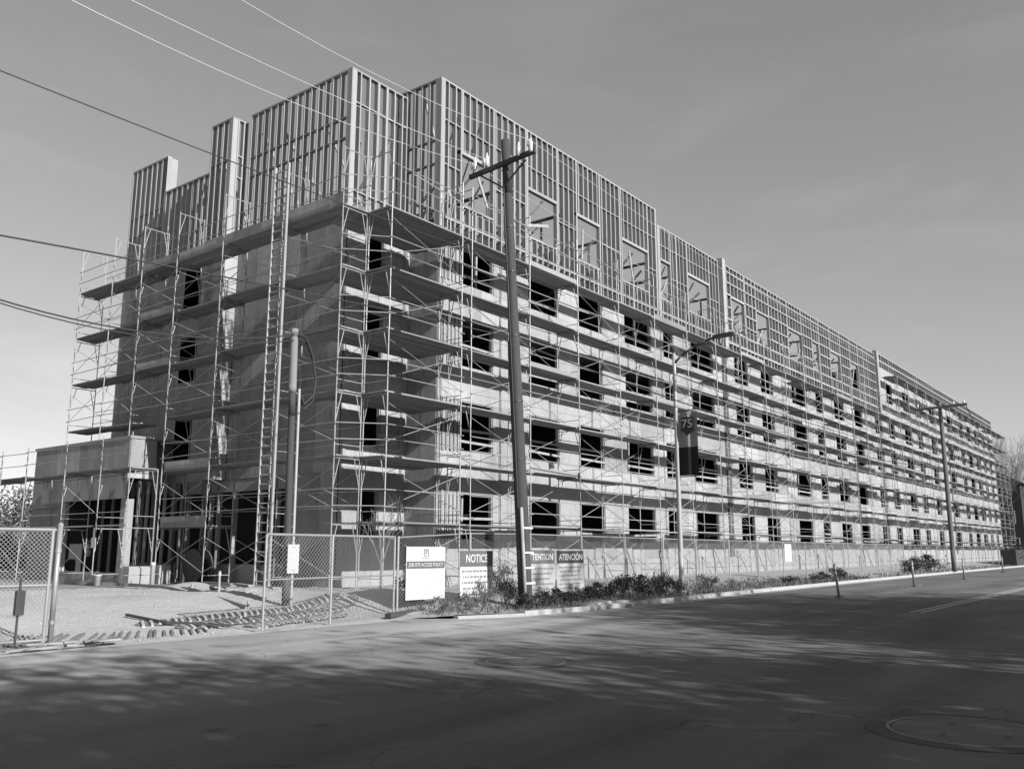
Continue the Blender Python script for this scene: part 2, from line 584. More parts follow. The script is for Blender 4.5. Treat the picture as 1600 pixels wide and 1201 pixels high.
tag(lg.build('tyre_lugs', 'gravel'), 'rows of tyre lugs pressed in the mud across the driveway mouth', kind='stuff')
# kerb along the site, in cast lengths
kx = -1.6
kerb_root = thing('kerb', (0, -6, 0), 'pale concrete kerb running along the far side of the road below the fence', 'kerb')
kerb_root['kind'] = 'structure'
while kx < 140:
    st = 1.8 if kx < 30 else 6.0
    k = MB()
    a = (kx + 0.006, road_edge(kx)); b = (kx + st - 0.006, road_edge(kx + st))
    h = 0.13
    if -1.7 < kx < -0.2:
        h = 0.08
    pts = [(a[0], a[1]), (b[0], b[1]), (b[0], b[1] + 0.17), (a[0], a[1] + 0.17)]
    bb = len(k.v)
    for x, y in pts: k.v.append((x, y, -0.05))
    for i, (x, y) in enumerate(pts): k.v.append((x, y + (0.02 if i < 2 else 0), h))
    k.f += [(4, 5, 6, 7), (0, 1, 5, 4), (1, 2, 6, 5), (2, 3, 7, 6), (3, 0, 4, 7)]
    k.build('kerb_stone', 'kerb', kerb_root)
    kx += st
# gutter pan
g = MB()
xs = [-1.6, -0.3, 3, 7, 12, 30, 60, 140]
for x in xs: g.v.append((x, road_edge(x) + 0.01, 0.008))
for x in xs: g.v.append((x, road_edge(x) - 0.38, 0.004))
for i in range(len(xs) - 1):
    g.f.append((len(xs) + i, len(xs) + i + 1, i + 1, i))
tag(g.build('gutter', 'conc'), kind='structure')
# driveway lip: a broken strip of concrete
g = MB()
xs = [-40, -20, -12, -11, -8, -4.8, -2.5, -1.6]
for x in xs: g.v.append((x, road_edge(x) + 0.06, 0.022))
for x in xs: g.v.append((x, road_edge(x) - 0.10, 0.004))
for i in range(len(xs) - 1):
    g.f.append((len(xs) + i, len(xs) + i + 1, i + 1, i))
tag(g.build('driveway_lip', 'kerb'), kind='structure')
# painted lines
g = MB()
for yc in (-14.28, -14.52):
    g.v += [(7.6, yc, 0.004), (150, yc + 0.9, 0.004), (150, yc + 1.02, 0.004), (7.6, yc + 0.12, 0.004)]
    b = len(g.v) - 4
    g.f.append((b, b+1, b+2, b+3))
for (x, y) in ((14.2, -10.25), (25.9, -9.9), (38.2, -9.6), (58, -8.5), (80, -8.2)):
    b = len(g.v)
    g.v += [(x - 0.8, y - 0.05, 0.004), (x + 1.6, y - 0.03, 0.004), (x + 1.6, y + 0.07, 0.004), (x - 0.8, y + 0.05, 0.004)]
    g.f.append((b, b+1, b+2, b+3))
tag(g.build('road_markings', 'paint'), kind='structure')

# ------------------------------------------------------------------ building under construction
BLD = thing('apartment_building', (1.9, 2.0, 0.42),
            'long five storey timber framed apartment block under construction with bare stud walls on top', 'building')
FL = [1.10, 4.30, 7.45, 10.60, 13.75]
WY = 0.50          # street wall
LX = 1.90          # side wall
TY = 2.00          # front of the corner bay
X0 = 5.05          # where the street wall starts
XE = 116.5
WIN = [(6.25, 8.21), (10.55, 12.71), (14.33, 16.28), (18.35, 20.97), (22.30, 23.45), (25.5, 28.25), (31.27, 33.27), (35.2, 37.3),
       (40.7, 43.45), (45.5, 47.0), (49.6, 52.0)]
x = 54.6
random.seed(11)
while x < XE - 4:
    w = random.choice((1.9, 2.1, 2.6))
    WIN.append((x, x + w))
    x += w + random.choice((1.9, 2.3, 3.0, 3.6))
def sill(fl): return FL[fl] + 0.85
def head(fl): return FL[fl] + (2.55 if fl == 0 else 2.72)

panels = []        # (x0,y0,z0,x1,y1,z1, material)
TH = 0.018
def add_panel_x(xa, xb, za, zb, yw, m='ply'):
    """plywood on a wall facing -Y, cut in sheets"""
    n = max(1, int(math.ceil((xb - xa) / 1.9 - 0.05)))
    for i in range(n):
        a = xa + (xb - xa) * i / n + 0.007
        b = xa + (xb - xa) * (i + 1) / n - 0.007
        j = random.uniform(0, 0.012)
        panels.append((a, yw - TH - j, za + 0.004, b, yw - j, zb - 0.004, m))
def add_panel_y(ya, yb, za, zb, xw, m='ply_side'):
    n = max(1, int(math.ceil((yb - ya) / 1.25 - 0.05)))
    for i in range(n):
        a = ya + (yb - ya) * i / n + 0.004
        b = ya + (yb - ya) * (i + 1) / n - 0.004
        j = random.uniform(0, 0.006)
        panels.append((xw - TH - j, a, za + 0.004, xw - j, b, zb - 0.004, m))
X5 = 62.0   # beyond here the fifth storey is sheathed too
for fl in range(5):
    xs0 = X0 if fl < 4 else X5
    s, h = sill(fl), head(fl)
    low = 0.42 if fl == 0 else head(fl - 1)
    if fl == 4:
        low = 13.2
    # spandrel strip under the windows (the joint falls at the floor line)
    x = xs0
    while x < XE:
        b = min(XE, x + 2.44)
        if fl == 0:
            panels.append((x + .004, WY - TH, 1.25, b - .004, WY, s - .004, 'ply'))
        else:
            panels.append((x + .004, WY - TH - random.uniform(0, .004), low + .004, b - .004, WY, s - .004, 'ply'))
        x = b
    prev = xs0
    if fl < 4:
        panels.append((X0 + .01, WY - TH, s + .004, 6.24, WY, h - .004, 'ply_side'))  # darker sheet: shade between the battens put into the colour
        prev = 6.25
    for (a, b) in WIN:
        if a < xs0: continue
        if a > prev + .05: add_panel_x(prev, a, s, h, WY)
        prev = b
    add_panel_x(prev, XE, s, h, WY)
x = X0
while x < X5:                     # strip between the fourth floor heads and the open studs
    b = min(X5, x + 2.44)
    panels.append((x + .004, WY - TH, head(3) + .004, b - .004, WY, 13.2, 'ply'))
    x = b
x = X5
while x < XE:                     # parapet strip at the far end
    b = min(XE, x + 2.44)
    panels.append((x + .004, WY - TH, head(4) + .004, b - .004, WY, 17.6, 'ply'))
    x = b
# corner bay front (sheathed piers round one window column)
CW = (2.75, 3.75)
for fl in range(4):
    s, h = sill(fl), head(fl)
    low = 0.42 if fl == 0 else head(fl - 1)
    add_panel_x(LX + 0.02, X0, low, s, TY, 'ply')
    add_panel_x(LX + 0.02, CW[0], s, h, TY, 'ply')
    add_panel_x(CW[1], X0, s, h, TY, 'ply')
add_panel_x(LX + 0.02, X0, head(3), 13.2, TY, 'ply')
# return wall from the corner bay out to the street wall
z = 0.42
while z < 13.2:
    zb = min(13.2, z + 2.44)
    add_panel_y(WY + 0.01, TY - 0.02, z, zb, X0, 'ply_side')
    z = zb
# side wall
SY1 = 16.85
SWIN = (9.78, 11.9)
z = 4.2
rows = [(4.2, 6.65), (6.65, 9.1), (9.1, 11.5), (11.5, 13.7)]
for za, zb in rows:
    add_panel_y(TY + 0.0, 8.25, za, zb, LX)
    add_panel_y(12.0, SY1, za, zb, LX)
for fl in range(1, 5):
    za = 4.2 if fl == 1 else head(fl - 1)
    zb = sill(fl) if fl < 4 else 13.7
    add_panel_y(9.76, 12.0, za, zb, LX)
    if fl < 4:
        add_panel_y(11.9, 12.0, sill(fl), head(fl), LX)
add_panel_y(TY, 4.6, 0.42, 4.2, LX)
# pilaster on the side wall
PX = 1.30
for za, zb in [(4.2, 6.65), (6.65, 9.1), (9.1, 11.5), (11.5, 13.7)]:
    panels.append((PX - TH, 8.30, za + .004, PX, 9.74, zb - .004, 'ply_side'))
    panels.append((PX + .002, 8.30 - TH, za + .004, LX - .02, 8.30, zb - .004, 'ply'))
# entrance wing
EX, EY0, EY1, EZ = -0.45, 10.95, 18.45, 5.78
for k in range(4):
    a = EY0 + (EY1 - EY0) * k / 4; b = EY0 + (EY1 - EY0) * (k + 1) / 4
    panels.append((EX - TH, a + .007, 4.40, EX, b - .007, EZ - .02, 'ply_side'))
for (a, b) in ((10.95, 12.15), (12.15, 13.35), (13.35, 14.55), (14.55, 15.75), (15.75, 17.0), (17.0, 18.45)):
    if a > 15.7:
        panels.append((EX - TH + .004, a + .007, 3.30, EX + .004, b - .007, 4.38, 'ply_side'))
        panels.append((EX - TH + .004, a + .007, 0.42, EX + .004, b - .007, 3.28, 'ply_side'))
    else:
        panels.append((EX - TH + .004, a + .007, 3.52, EX + .004, b - .007, 4.38, 'ply_side'))
panels.append((EX + .004, EY0 - TH, 4.48, .62, EY0, EZ - .02, 'ply'))
panels.append((.60, EY0 + .01, 4.48, .62, EY0 + 1.1, EZ - .02, 'ply_side'))
panels.append((.62, EY0 + 1.1, 4.2, LX, EY0 + 1.12, EZ - .02, 'ply_side'))
panels.append((EX + .004, EY1 - 0.02, 0.42, 6, EY1, EZ - .02, 'ply_side'))

camloc = Vector((-17.92, -20.54, 1.6))
def size_key(p):
    c = Vector(((p[0] + p[3]) / 2, (p[1] + p[4]) / 2, (p[2] + p[5]) / 2))
    d = (c - camloc).length
    nrm = Vector((0, -1, 0)) if (p[4] - p[1]) < (p[3] - p[0]) else Vector((-1, 0, 0))
    cosv = max(0.02, -(c - camloc).normalized().dot(nrm))
    return -(max(p[3] - p[0], p[4] - p[1]) * (p[5] - p[2]) * cosv / (d * d))
random.seed(19)
panels = [p[:6] + ('ply_side',) if p[6] == 'ply' and random.random() < .07 else p for p in panels]
panels.sort(key=size_key)
rest = {'ply': MB(), 'ply_side': MB()}
for i, p in enumerate(panels):
    if i < 298:
        MB().box(*p[:6]).build('plywood_sheet', p[6], BLD)
    else:
        rest[p[6]].box(*p[:6])
for k in rest:
    if rest[k].v:
        o = rest[k].build('plywood_sheathing', k, BLD)
        o['kind'] = 'stuff'

# concrete base, floors, rooms darkened by colour
x = X0 + .01
random.seed(71)
while x < XE:
    xb = min(XE, x + (2.44 if x < 60 else 6.0))
    MB().box(x + .004, WY - 0.06 - random.uniform(0, .015), 0.30, xb - .004, WY + 0.2, 1.245).build('base_panel', 'conc', BLD)
    if x < 70 and random.random() < .8:
        xx = random.uniform(x, xb)
        MB().bar((xx, WY - .45 - random.uniform(0, .3), .40), (xx + random.uniform(-.1, .1), WY - .09, 1.3 + random.uniform(-.2, .8)), random.choice((.09, .14, .24)), .04, up=(0, 1, 0)).build('leaning_board', random.choice(('stud', 'plank', 'ply_side')), BLD)
    x = xb
for fl in range(1, 5):
    MB().box(X0 + 0.02, WY + (0.02 if fl < 4 else .16), FL[fl] - 0.40, XE, 17.0, FL[fl]).build('floor_deck', 'slab' if fl < 4 else 'dark', BLD)  # top deck coloured dark to stand for the shaded joist cavity
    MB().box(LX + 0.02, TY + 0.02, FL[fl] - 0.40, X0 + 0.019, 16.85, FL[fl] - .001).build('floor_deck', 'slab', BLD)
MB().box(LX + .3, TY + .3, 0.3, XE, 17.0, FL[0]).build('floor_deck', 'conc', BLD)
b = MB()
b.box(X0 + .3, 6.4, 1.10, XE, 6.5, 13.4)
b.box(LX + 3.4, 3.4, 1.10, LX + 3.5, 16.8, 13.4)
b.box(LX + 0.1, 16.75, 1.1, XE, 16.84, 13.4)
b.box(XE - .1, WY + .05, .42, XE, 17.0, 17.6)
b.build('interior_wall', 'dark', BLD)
b = MB()
b.box(X5, 6.4, 13.8, XE, 6.5, 17.5)
b.box(X5, WY + .05, 17.3, XE, 17.0, 17.5)
b.build('interior_wall', 'dark', BLD)
# cross walls between the rooms
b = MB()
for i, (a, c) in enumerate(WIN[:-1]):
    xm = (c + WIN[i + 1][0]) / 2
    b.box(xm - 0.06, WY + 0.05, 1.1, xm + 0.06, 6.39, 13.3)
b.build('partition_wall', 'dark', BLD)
# studs seen dimly through the windows
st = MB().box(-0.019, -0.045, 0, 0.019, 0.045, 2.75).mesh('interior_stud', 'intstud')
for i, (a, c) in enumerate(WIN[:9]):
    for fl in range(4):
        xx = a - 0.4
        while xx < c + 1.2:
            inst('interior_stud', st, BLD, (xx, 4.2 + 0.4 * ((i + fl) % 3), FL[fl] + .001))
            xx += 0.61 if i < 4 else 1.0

for (xa, xb) in ((29.45, 30.05), (61.5, 62.0), (88.0, 88.6)):  # dark strips proud of the wall, painted in place of recess shade
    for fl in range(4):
        MB().box(xa, WY - TH - .045, (1.26 if fl == 0 else FL[fl] - .2), xb, WY - TH - .014, FL[fl + 1] - .22).build('shade_strip', 'recess_shade', BLD)
random.seed(41)
for fl in range(4):
    for k in range(6):
        xx = X0 + .03 + k * .215
        MB().box(xx, WY - TH - .055, sill(fl) - .02 * (k % 2), xx + random.choice((.07, .09, .13)), WY - TH - .014, head(fl) + random.uniform(-.1, .1)).build('batten', 'stud', BLD)
    # boards and rails nailed over the corner bay
    MB().box(4.70, TY - TH - .05, sill(fl) - .2, 4.83, TY - TH - .014, head(fl)).build('batten', 'stud', BLD)
    for zz in (-.05, .45, .95, 1.6):
        if random.random() < .85:
            t = random.uniform(-.04, .04); x1 = random.choice((4.7, 4.2, 4.7))
            MB().bar((random.choice((2.1, 3.6, 3.6)), TY - TH - .075, sill(fl) + zz + t), (x1, TY - TH - .075, sill(fl) + zz - t), .04, .10).build('guard_board', 'stud', BLD)
    MB().box(2.0, TY - TH - .05, sill(fl) - .5, 2.12, TY - TH - .014, sill(fl) + random.uniform(.1, .6)).build('batten', 'stud', BLD)
# windows: rough openings with lumber jambs and guard boards nailed across
random.seed(3)
for wi, (a, c) in enumerate(WIN + [CW]):
    yw = WY if wi < len(WIN) else TY
    nfl = 4 if (wi == len(WIN) or a < X5) else 5
    for fl in range(nfl):
        s, h = sill(fl), head(fl)
        f = MB()
        f.box(a, yw + .004, s, a + .04, yw + .14, h)
        f.box(c - .04, yw + .004, s, c, yw + .14, h)
        f.box(a + .041, yw + .004, s, c - .041, yw + .14, s + .04)
        f.box(a + .041, yw + .004, h - .04, c - .041, yw + .14, h)
        w = f.build('window', 'stud', BLD)
        if wi < 16 and fl > 0 or (wi < 16 and random.random() < .3):
            for k, zz in enumerate((0.36, 0.80)):
                if random.random() < 0.88:
                    t = random.uniform(-0.03, 0.03)
                    MB().bar((a - .06, yw - TH - .026, s + zz - t), (c + .04, yw - TH - .026, s + zz + t), 0.04, 0.09).build('guard_board', 'stud', w)
            if random.random() < .35:
                xx = random.uniform(a + .5, c - .5)
                MB().bar((xx, yw + .3, s - .2), (xx + .05, yw + .3, h + .2), 0.09, 0.09).build('prop', 'stud', w)

# ---- open stud walls of the top storey
studs = []     # bars: (p, q, w, h)
plates = []    # (p,q,w,h,name)
def stud(x0, y0, x1, y1, z0, z1):
    studs.append((x0, y0, z0, x1, y1, z1))
T = 0.19
def studwall_x(xa, xb, y, z0, z1, step=0.41, wins=(), wz=(14.60, 16.70), double_ends=True):
    x = xa
    edges = []
    for a, c in wins:
        edges += [a - .05, c]
    while x < xb - 0.1:
        inwin = next(((a, c) for a, c in wins if a - .04 < x + .02 < c + .02), None)
        if inwin:
            stud(x, y, x + .058, y + T, wz[1] + .13, z1 - .06)
            stud(x, y, x + .058, y + T, z0 + .05, wz[0] - .04)
        else:
            stud(x, y, x + random.choice((.055, .055, .06, .11)), y + T, z0 + .05, z1 - .06)
        x += step * random.uniform(0.97, 1.03)
    for e in edges:
        stud(e, y + .001, e + .09, y + T - .001, z0 + .05, z1 - .06)
    stud(xb - .05, y, xb, y + T, z0 + .05, z1 - .06)
    if double_ends:
        stud(xa + .047, y + .002, xa + .24, y + T, z0 + .05, z1 - .06)
    plates.append((xa, y - .002, z0, xb, y + T + .002, z0 + .05, 'bottom_plate'))
    plates.append((xa, y - .002, z1 - .06, xb, y + T + .002, z1, 'top_plate'))
    for a, c in wins:
        plates.append((a - .05, y - .003, wz[1], c + .05, y + T + .003, wz[1] + .13, 'header'))
        plates.append((a - .05, y - .003, wz[0] - .04, c + .05, y + T + .003, wz[0] + .04, 'window_sill'))
def blocking_x(xa, xb, y, z, wins=(), wz=(14.5, 16.95)):
    segs = [(xa, xb)]
    if wz[0] < z < wz[1]:
        segs = []
        p = xa
        for a, c in wins:
            if a > p: segs.append((p, a - .05))
            p = c + .05
        segs.append((p, xb))
    for a, c in segs:
        if c - a > .2:
            plates.append((a, y + .02, z, c, y + T - .02, z + .045, 'blocking'))
def studwall_y(ya, yb, x, z0, z1, step=0.41, ends=True):
    y = ya
    while y < yb - .1:
        stud(x, y, x + T, y + random.choice((.055, .055, .06, .10)), z0 + .05, z1 - .06)
        y += step * random.uniform(0.97, 1.03)
    stud(x, yb - .05, x + T, yb, z0 + .05, z1 - .06)
    plates.append((x - .002, ya, z0, x + T + .002, yb, z0 + .05, 'bottom_plate'))
    plates.append((x - .002, ya, z1 - .06, x + T + .002, yb, z1, 'top_plate'))
def blocking_y(ya, yb, x, z):
    plates.append((x + .02, ya, z, x + T - .02, yb, z + .045, 'blocking'))

random.seed(5)
WA = [w for w in WIN if w[1] < 21.5]
WB = [w for w in WIN if 22 < w[0] and w[1] < 29.3]
WC = [w for w in WIN if w[0] > 30 and w[1] < X5]
studwall_x(X0, 22.0, WY, 13.2, 19.40, wins=WA)
studwall_x(22.06, 29.6, WY, 13.2, 18.60, wins=WB)
studwall_x(30.1, X5, WY, 13.2, 18.62, wins=WC, step=0.55)
for z in (15.95, 17.75):
    blocking_x(X0 + .06, 21.9, WY, z, WA)
for z in (15.95, 17.55):
    blocking_x(22.2, 29.5, WY, z, WB)
for z in (13.75, 14.5, 15.2, 15.95, 16.75, 17.5, 18.15):     # strapping across the farther studs
    segs = [(30.1, X5)]
    if 14.3 < z < 16.9:
        segs = []
        p = 30.1
        for a, c in WC:
            segs.append((p, a - .05)); p = c + .05
        segs.append((p, X5))
    for a, c in segs:
        plates.append((a, WY - .045, z, c, WY - .003, z + .09, 'strapping'))
plates.append((X0 + .31, WY - .012, 13.80, X5 - .1, WY - .004, 13.89, 'sole_plate'))
# pilaster between the two street sections
plates.append((29.65, WY - .25, 12.9, 30.05, WY + .1, 18.75, 'pilaster'))
plates.append((61.6, WY - .25, 12.9, 62.1, WY + .1, 18.9, 'pilaster'))
# far parapet: studs over the sheathed fifth storey
studwall_x(X5 + .2, XE, WY, 17.62, 18.9, step=0.8)
plates.append((X5 + .2, WY - .05, 18.2, XE, WY - .004, 18.3, 'strapping'))
# return and corner bay
studwall_y(WY + T + .004, TY + .9, X0, 13.2, 19.40, step=.40)
blocking_y(WY + .2, TY + .8, X0, 15.95); blocking_y(WY + .2, TY + .5, X0, 16.9)
studwall_x(LX, 4.78, TY, 13.2, 18.88, step=.43)
blocking_x(LX + .1, 4.75, TY, 17.6); blocking_x(LX + .1, 4.75, TY, 14.2)
studwall_y(TY + T + .004, 7.95, LX, 13.7, 18.88)
for z in (16.2, 17.0): blocking_y(TY + .1, 7.9, LX, z)
# pilaster studs
studwall_y(8.30 + T + .004, 9.74, PX, 13.7, 18.68)
studwall_x(PX, LX + .13, 8.30, 13.7, 18.68, step=.26, double_ends=True)
blocking_y(8.4, 9.7, PX, 16.9); blocking_x(PX + .1, LX, 8.30, 16.2); blocking_x(PX + .1, LX, 8.30, 17.1)
studwall_y(9.78, 13.95, LX, 13.7, 17.15)
plates.append((LX - .02, 9.78, 16.55, LX + .12, 10.8, 16.85, 'header'))
studwall_y(13.97, SY1, LX, 13.7, 18.84)
stud(LX, 13.98, LX + .5, 14.05, 17.15, 18.8)
for z in (15.6, 16.5): blocking_y(14.0, SY1, LX, z)
# plates along the sheathing top of the side wall
plates.append((LX - .02, TY + .2, 13.58, LX + .1, 8.28, 13.69, 'rim_board'))
plates.append((LX - .02, 9.78, 13.58, LX + .1, SY1, 13.69, 'rim_board'))
# ground floor of the side wall left open
for k in (0, 1, 3, 6, 8, 9, 10, 12, 13, 14):
    y = 4.65 + k * .5
    stud(LX, y, LX + T, y + .05, .42, 4.15)
plates.append((LX, 4.62, 3.75, LX + T, 12.0, 4.18, 'header'))
# entrance wing framing
plates.append((EX - .06, EY0 - .06, EZ - .016, LX, EY1 + .05, EZ + .08, 'roof_edge'))
plates.append((EX - .03, EY0 - .01, 4.28, .66, EY0 + .2, 4.46, 'header'))
stud(EX - .01, EY0 + .02, EX + .32, EY0 + .34, .42, 3.50)                      # entrance pier
stud(EX, 15.55, EX + .18, 15.74, .42, 3.50)
for k in range(6):
    x = EX + .55 + k * .36
    stud(x, EY0 + .12, x + .075, EY0 + .24, .55, 4.2)
plates.append((EX, 11.35, .42, EX + .2, 15.5, .80, 'bottom_plate'))
for k in range(6):
    y = 11.9 + k * .75
    stud(EX + 1.6, y, EX + 1.7, y + .05, .42, 4.3)

studs.sort(key=lambda p: -min(9, (p[5] - p[2])) / ((Vector(p[:3]) - camloc).length ** 2))
rs = MB()
cache = {}
for i, p in enumerate(studs):
    if i < 298:
        MB().box(*p).build('wall_stud', 'stud', BLD)
    else:
        rs.box(*p)
if rs.v:
    o = rs.build('stud_framing', 'stud', BLD); o['kind'] = 'stuff'
for p in plates:
    MB().box(*p[:6]).build(p[6], 'ply_side' if p[6] == 'pilaster' else 'stud', BLD)
MB().box(EX + .3, EY0 + 1.2, 4.4, 6, EY1 - .1, EZ - .05).build('wing_roof', 'dark', BLD)
MB().box(LX + 2.2, 2.5, .42, LX + 2.3, EY1 - .1, 4.35).build('interior_wall', 'dark', BLD)
MB().box(EX + .02, 15.76, .42, LX + 2.1, 15.86, 4.35).build('interior_wall', 'dark', BLD)

# raking braces holding up the open walls
random.seed(21)
for a, c in WA + WB + WC:
    xm = (a + c) / 2
    for k in range(random.choice((2, 3))):
        xx = xm + random.uniform(-1.0, 1.0)
        MB().bar((xx, WY + .2, 16.2 + random.uniform(-.6, .5)), (xx + random.uniform(-.9, 1.4), WY + random.uniform(2.4, 3.4), 13.78), .04, random.choice((.09, .12, .14))).build('raking_brace', 'stud', BLD)
    if random.random() < .75:
        u, v = sorted((random.uniform(-.2, 1), random.uniform(0, 1.2)))
        if random.random() < .2: u, v = v, u
        MB().bar((a + (c - a) * u, WY + .16, 14.7 + random.uniform(0, .5)), (a + (c - a) * v, WY + .16, 16.0 + random.uniform(-.5, .6)), .04, .12).build('raking_brace', 'stud', BLD)
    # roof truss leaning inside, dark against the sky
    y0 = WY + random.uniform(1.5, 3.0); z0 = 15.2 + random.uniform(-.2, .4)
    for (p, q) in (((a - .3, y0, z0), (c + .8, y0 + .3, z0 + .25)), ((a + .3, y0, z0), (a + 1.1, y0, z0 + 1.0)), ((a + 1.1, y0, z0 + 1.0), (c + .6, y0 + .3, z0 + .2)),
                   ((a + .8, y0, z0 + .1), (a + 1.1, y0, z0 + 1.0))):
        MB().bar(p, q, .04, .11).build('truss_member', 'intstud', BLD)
for (p, q) in (((2.6, 2.2, 16.3), (3.9, 5.0, 13.8)), ((4.3, 2.2, 17.4), (4.0, 5.2, 13.8)), ((2.2, 3.5, 16.9), (5.0, 3.9, 13.8)),
               ((2.1, 6.0, 17.6), (4.9, 5.4, 13.8)), ((2.1, 7.4, 18.0), (4.9, 7.0, 13.8)), ((2.1, 11.5, 16.6), (4.6, 11.2, 13.8)),
               ((2.1, 15.0, 16.6), (4.6, 14.8, 13.8)), ((6.4, .7, 18.6), (6.9, 3.6, 13.8)), ((7.6, .7, 18.4), (8.4, 3.6, 13.8)),
               ((5.3, 1.6, 18.9), (8.0, 1.9, 13.8)), ((1.5, 9.2, 17.3), (3.6, 9.4, 13.8))):
    MB().bar(p, q, .04, .13).build('raking_brace', 'stud', BLD)
random.seed(33)
for x in (9.4, 13.3, 17.3, 21.6, 24.5, 29.8, 34.2, 39, 44, 48.5, 53, 58):
    for k in range(7):
        y = WY + .5 + k * .8
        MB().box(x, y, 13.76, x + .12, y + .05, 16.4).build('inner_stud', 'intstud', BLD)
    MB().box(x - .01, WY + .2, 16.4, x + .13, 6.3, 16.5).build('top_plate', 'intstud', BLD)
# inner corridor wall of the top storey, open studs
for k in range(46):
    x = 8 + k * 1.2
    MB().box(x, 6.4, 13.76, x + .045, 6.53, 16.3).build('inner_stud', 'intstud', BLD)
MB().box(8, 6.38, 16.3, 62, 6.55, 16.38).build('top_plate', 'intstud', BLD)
# vents cut in the wall
for (x, z) in ((17.0, 7.75), (17.75, 7.65), (38.4, 7.7), (39.2, 7.6), (57, 7.7)):
    MB().box(x, WY - TH - .012, z, x + .3, WY - TH - .007, z + .3).build('vent_opening', 'black', BLD)

# ------------------------------------------------------------------ scaffolding
Z0 = 0.42
LIFT = 2.013
DECK = [Z0 + LIFT * k for k in range(1, 7)]
YO, YI = -1.05, 0.0          # outer and inner post lines of the street scaffold
RT = 0.021
def frame_mesh(lift0=False):
    """one welded walk-through frame lying in the local X-depth plane: posts at 0 and 1.05 along +Y"""
    b = MB()
    D = 1.05
    b.tube((0, 0, -0.25 if lift0 else 0), (0, 0, LIFT), RT)
    b.tube((0, D, -0.25 if lift0 else 0), (0, D, LIFT), RT)
    b.tube((0, 0, LIFT - .06), (0, D, LIFT - .06), RT * .9)
    b.tube((0, 0, LIFT - .95), (0, .22, LIFT - .07), RT * .75)
    b.tube((0, D, LIFT - .95), (0, D - .22, LIFT - .07), RT * .75)
    b.tube((0, 0, LIFT - .55), (0, .115, LIFT - .55), RT * .6)
    b.tube((0, D, LIFT - .55), (0, D - .115, LIFT - .55), RT * .6)
    for zz in (.35, .75, 1.15):
        b.tube((0, 0, zz), (0, D, zz) if zz == .35 else (0, .0, zz + .01), RT * .7)
    if lift0:
        b.box(-.08, -.08, -.27, .08, .08, -.24)
        b.box(-.08, D - .08, -.27, .08, D + .08, -.24)
    return b.mesh('scaffold_frame', 'steel')
FR = frame_mesh()
FR0 = frame_mesh(True)
pm = MB(); pm.tube((0, 0, 0), (0, 0, LIFT), RT); POST = pm.mesh('scaffold_post', 'steel')

class PlankSet:
    def __init__(self, root, limit):
        self.root = root; self.items = []; self.limit = limit
    def add(self, p, q, w=.235, t=.045):
        self.items.append((Vector(p), Vector(q), w, t))
    def flush(self):
        self.items.sort(key=lambda e: ((e[0] + e[1]) / 2 - camloc).length)
        r = MB()
        for i, (p, q, w, t) in enumerate(self.items):
            if i < self.limit:
                MB().bar(p, q, w, t).build('deck_plank', 'plank', self.root)
            else:
                r.bar(p, q, w, t)
        if r.v:
            o = r.build('decking', 'plank', self.root); o['kind'] = 'stuff'

random.seed(17)
SCF = thing('street_scaffold', (5.1, YO, Z0), 'long steel tube scaffold with plank decks along the sunlit street front of the building', 'scaffold')
FX = [1.10, 4.58, 5.10, 8.57, 11.92, 15.24, 18.56]
while FX[-1] < XE - 3:
    FX.append(FX[-1] + 3.38)
ps = PlankSet(SCF, 298)
for i, x in enumerate(FX):
    for k in range(7 if x < X5 - 1 else 8):
        jx = random.uniform(-.012, .012)
        inst('scaffold_frame', FR0 if k == 0 else FR, SCF, (x + jx, YO, Z0 + LIFT * k))
for i in range(len(FX) - 1):
    a, c = FX[i], FX[i + 1]
    if c - a < 1: continue
    for k in range(7 if a < X5 - 1 else 8):
        zb = Z0 + LIFT * k
        # cross braces in alternate bays, outside face
        if (i % 2 == 0 and (k != 6 or a > X5 - 1)) or (k == 0 and i % 3 == 0):
            b = MB()
            b.tube((a, YO - .03, zb + .45), (c, YO - .03, zb + 1.65), .0115, 4)
            b.tube((a, YO - .035, zb + 1.65), (c, YO - .035, zb + .45), .0115, 4)
            b.build('cross_brace', 'steel', SCF)
        if i % 2 == 1 and a < 60 and k < 6:
            b = MB()
            b.tube((a, YI + .03, zb + .45), (c, YI + .03, zb + 1.65), .0115, 4)
            b.tube((a, YI + .035, zb + 1.65), (c, YI + .035, zb + .45), .0115, 4)
            b.build('cross_brace', 'steel', SCF)
        if k > 0:
            b = MB()
            for zz in (.5, 1.0):
                s = random.uniform(-.03, .03)
                b.tube((a - .1, YO - .05, zb + zz + s), (c + .1, YO - .05, zb + zz + s), .0155, 5)
            if k == 6 and i % 3 != 1:
                b.tube((a - .1, YO - .05, zb + 1.5), (c + .1, YO - .05, zb + 1.5), .0155, 5)
            b.build('guard_rail', 'steel', SCF)
    for k, zd in enumerate(DECK if a < X5 - 1 else DECK + [Z0 + LIFT * 7, Z0 + LIFT * 8]):
        wide = (i == 0)
        ys = [YO + .14 + .245 * j for j in range(4)]
        if wide:
            ys = [YO + .14 + .245 * j for j in range(11)]
        elif random.random() < .12:
            ys = ys + [YO + .14 + .245 * 4]      # side bracket board next to the wall
        elif random.random() < .25:
            ys = ys[:3]
        for yy in ys:
            e = random.uniform(.05, .28)
            z = zd + random.uniform(0, .02) + (.048 if i % 2 else 0)
            cc = c if not wide else X0 - .1
            ps.add((a - (e if not wide else .08), yy, z), (cc + (e if not wide else 0), yy, z))
# short returns over the corner, a guard rail pair per lift joining both scaffolds
for k in range(1, 7):
    zb = Z0 + LIFT * k
    b = MB()
    for zz in (.5, 1.0):
        b.tube((-.05, -.02, zb + zz), (1.15, YO, zb + zz), .0155, 5)
    b.build('guard_rail', 'steel', SCF)
ps.flush()
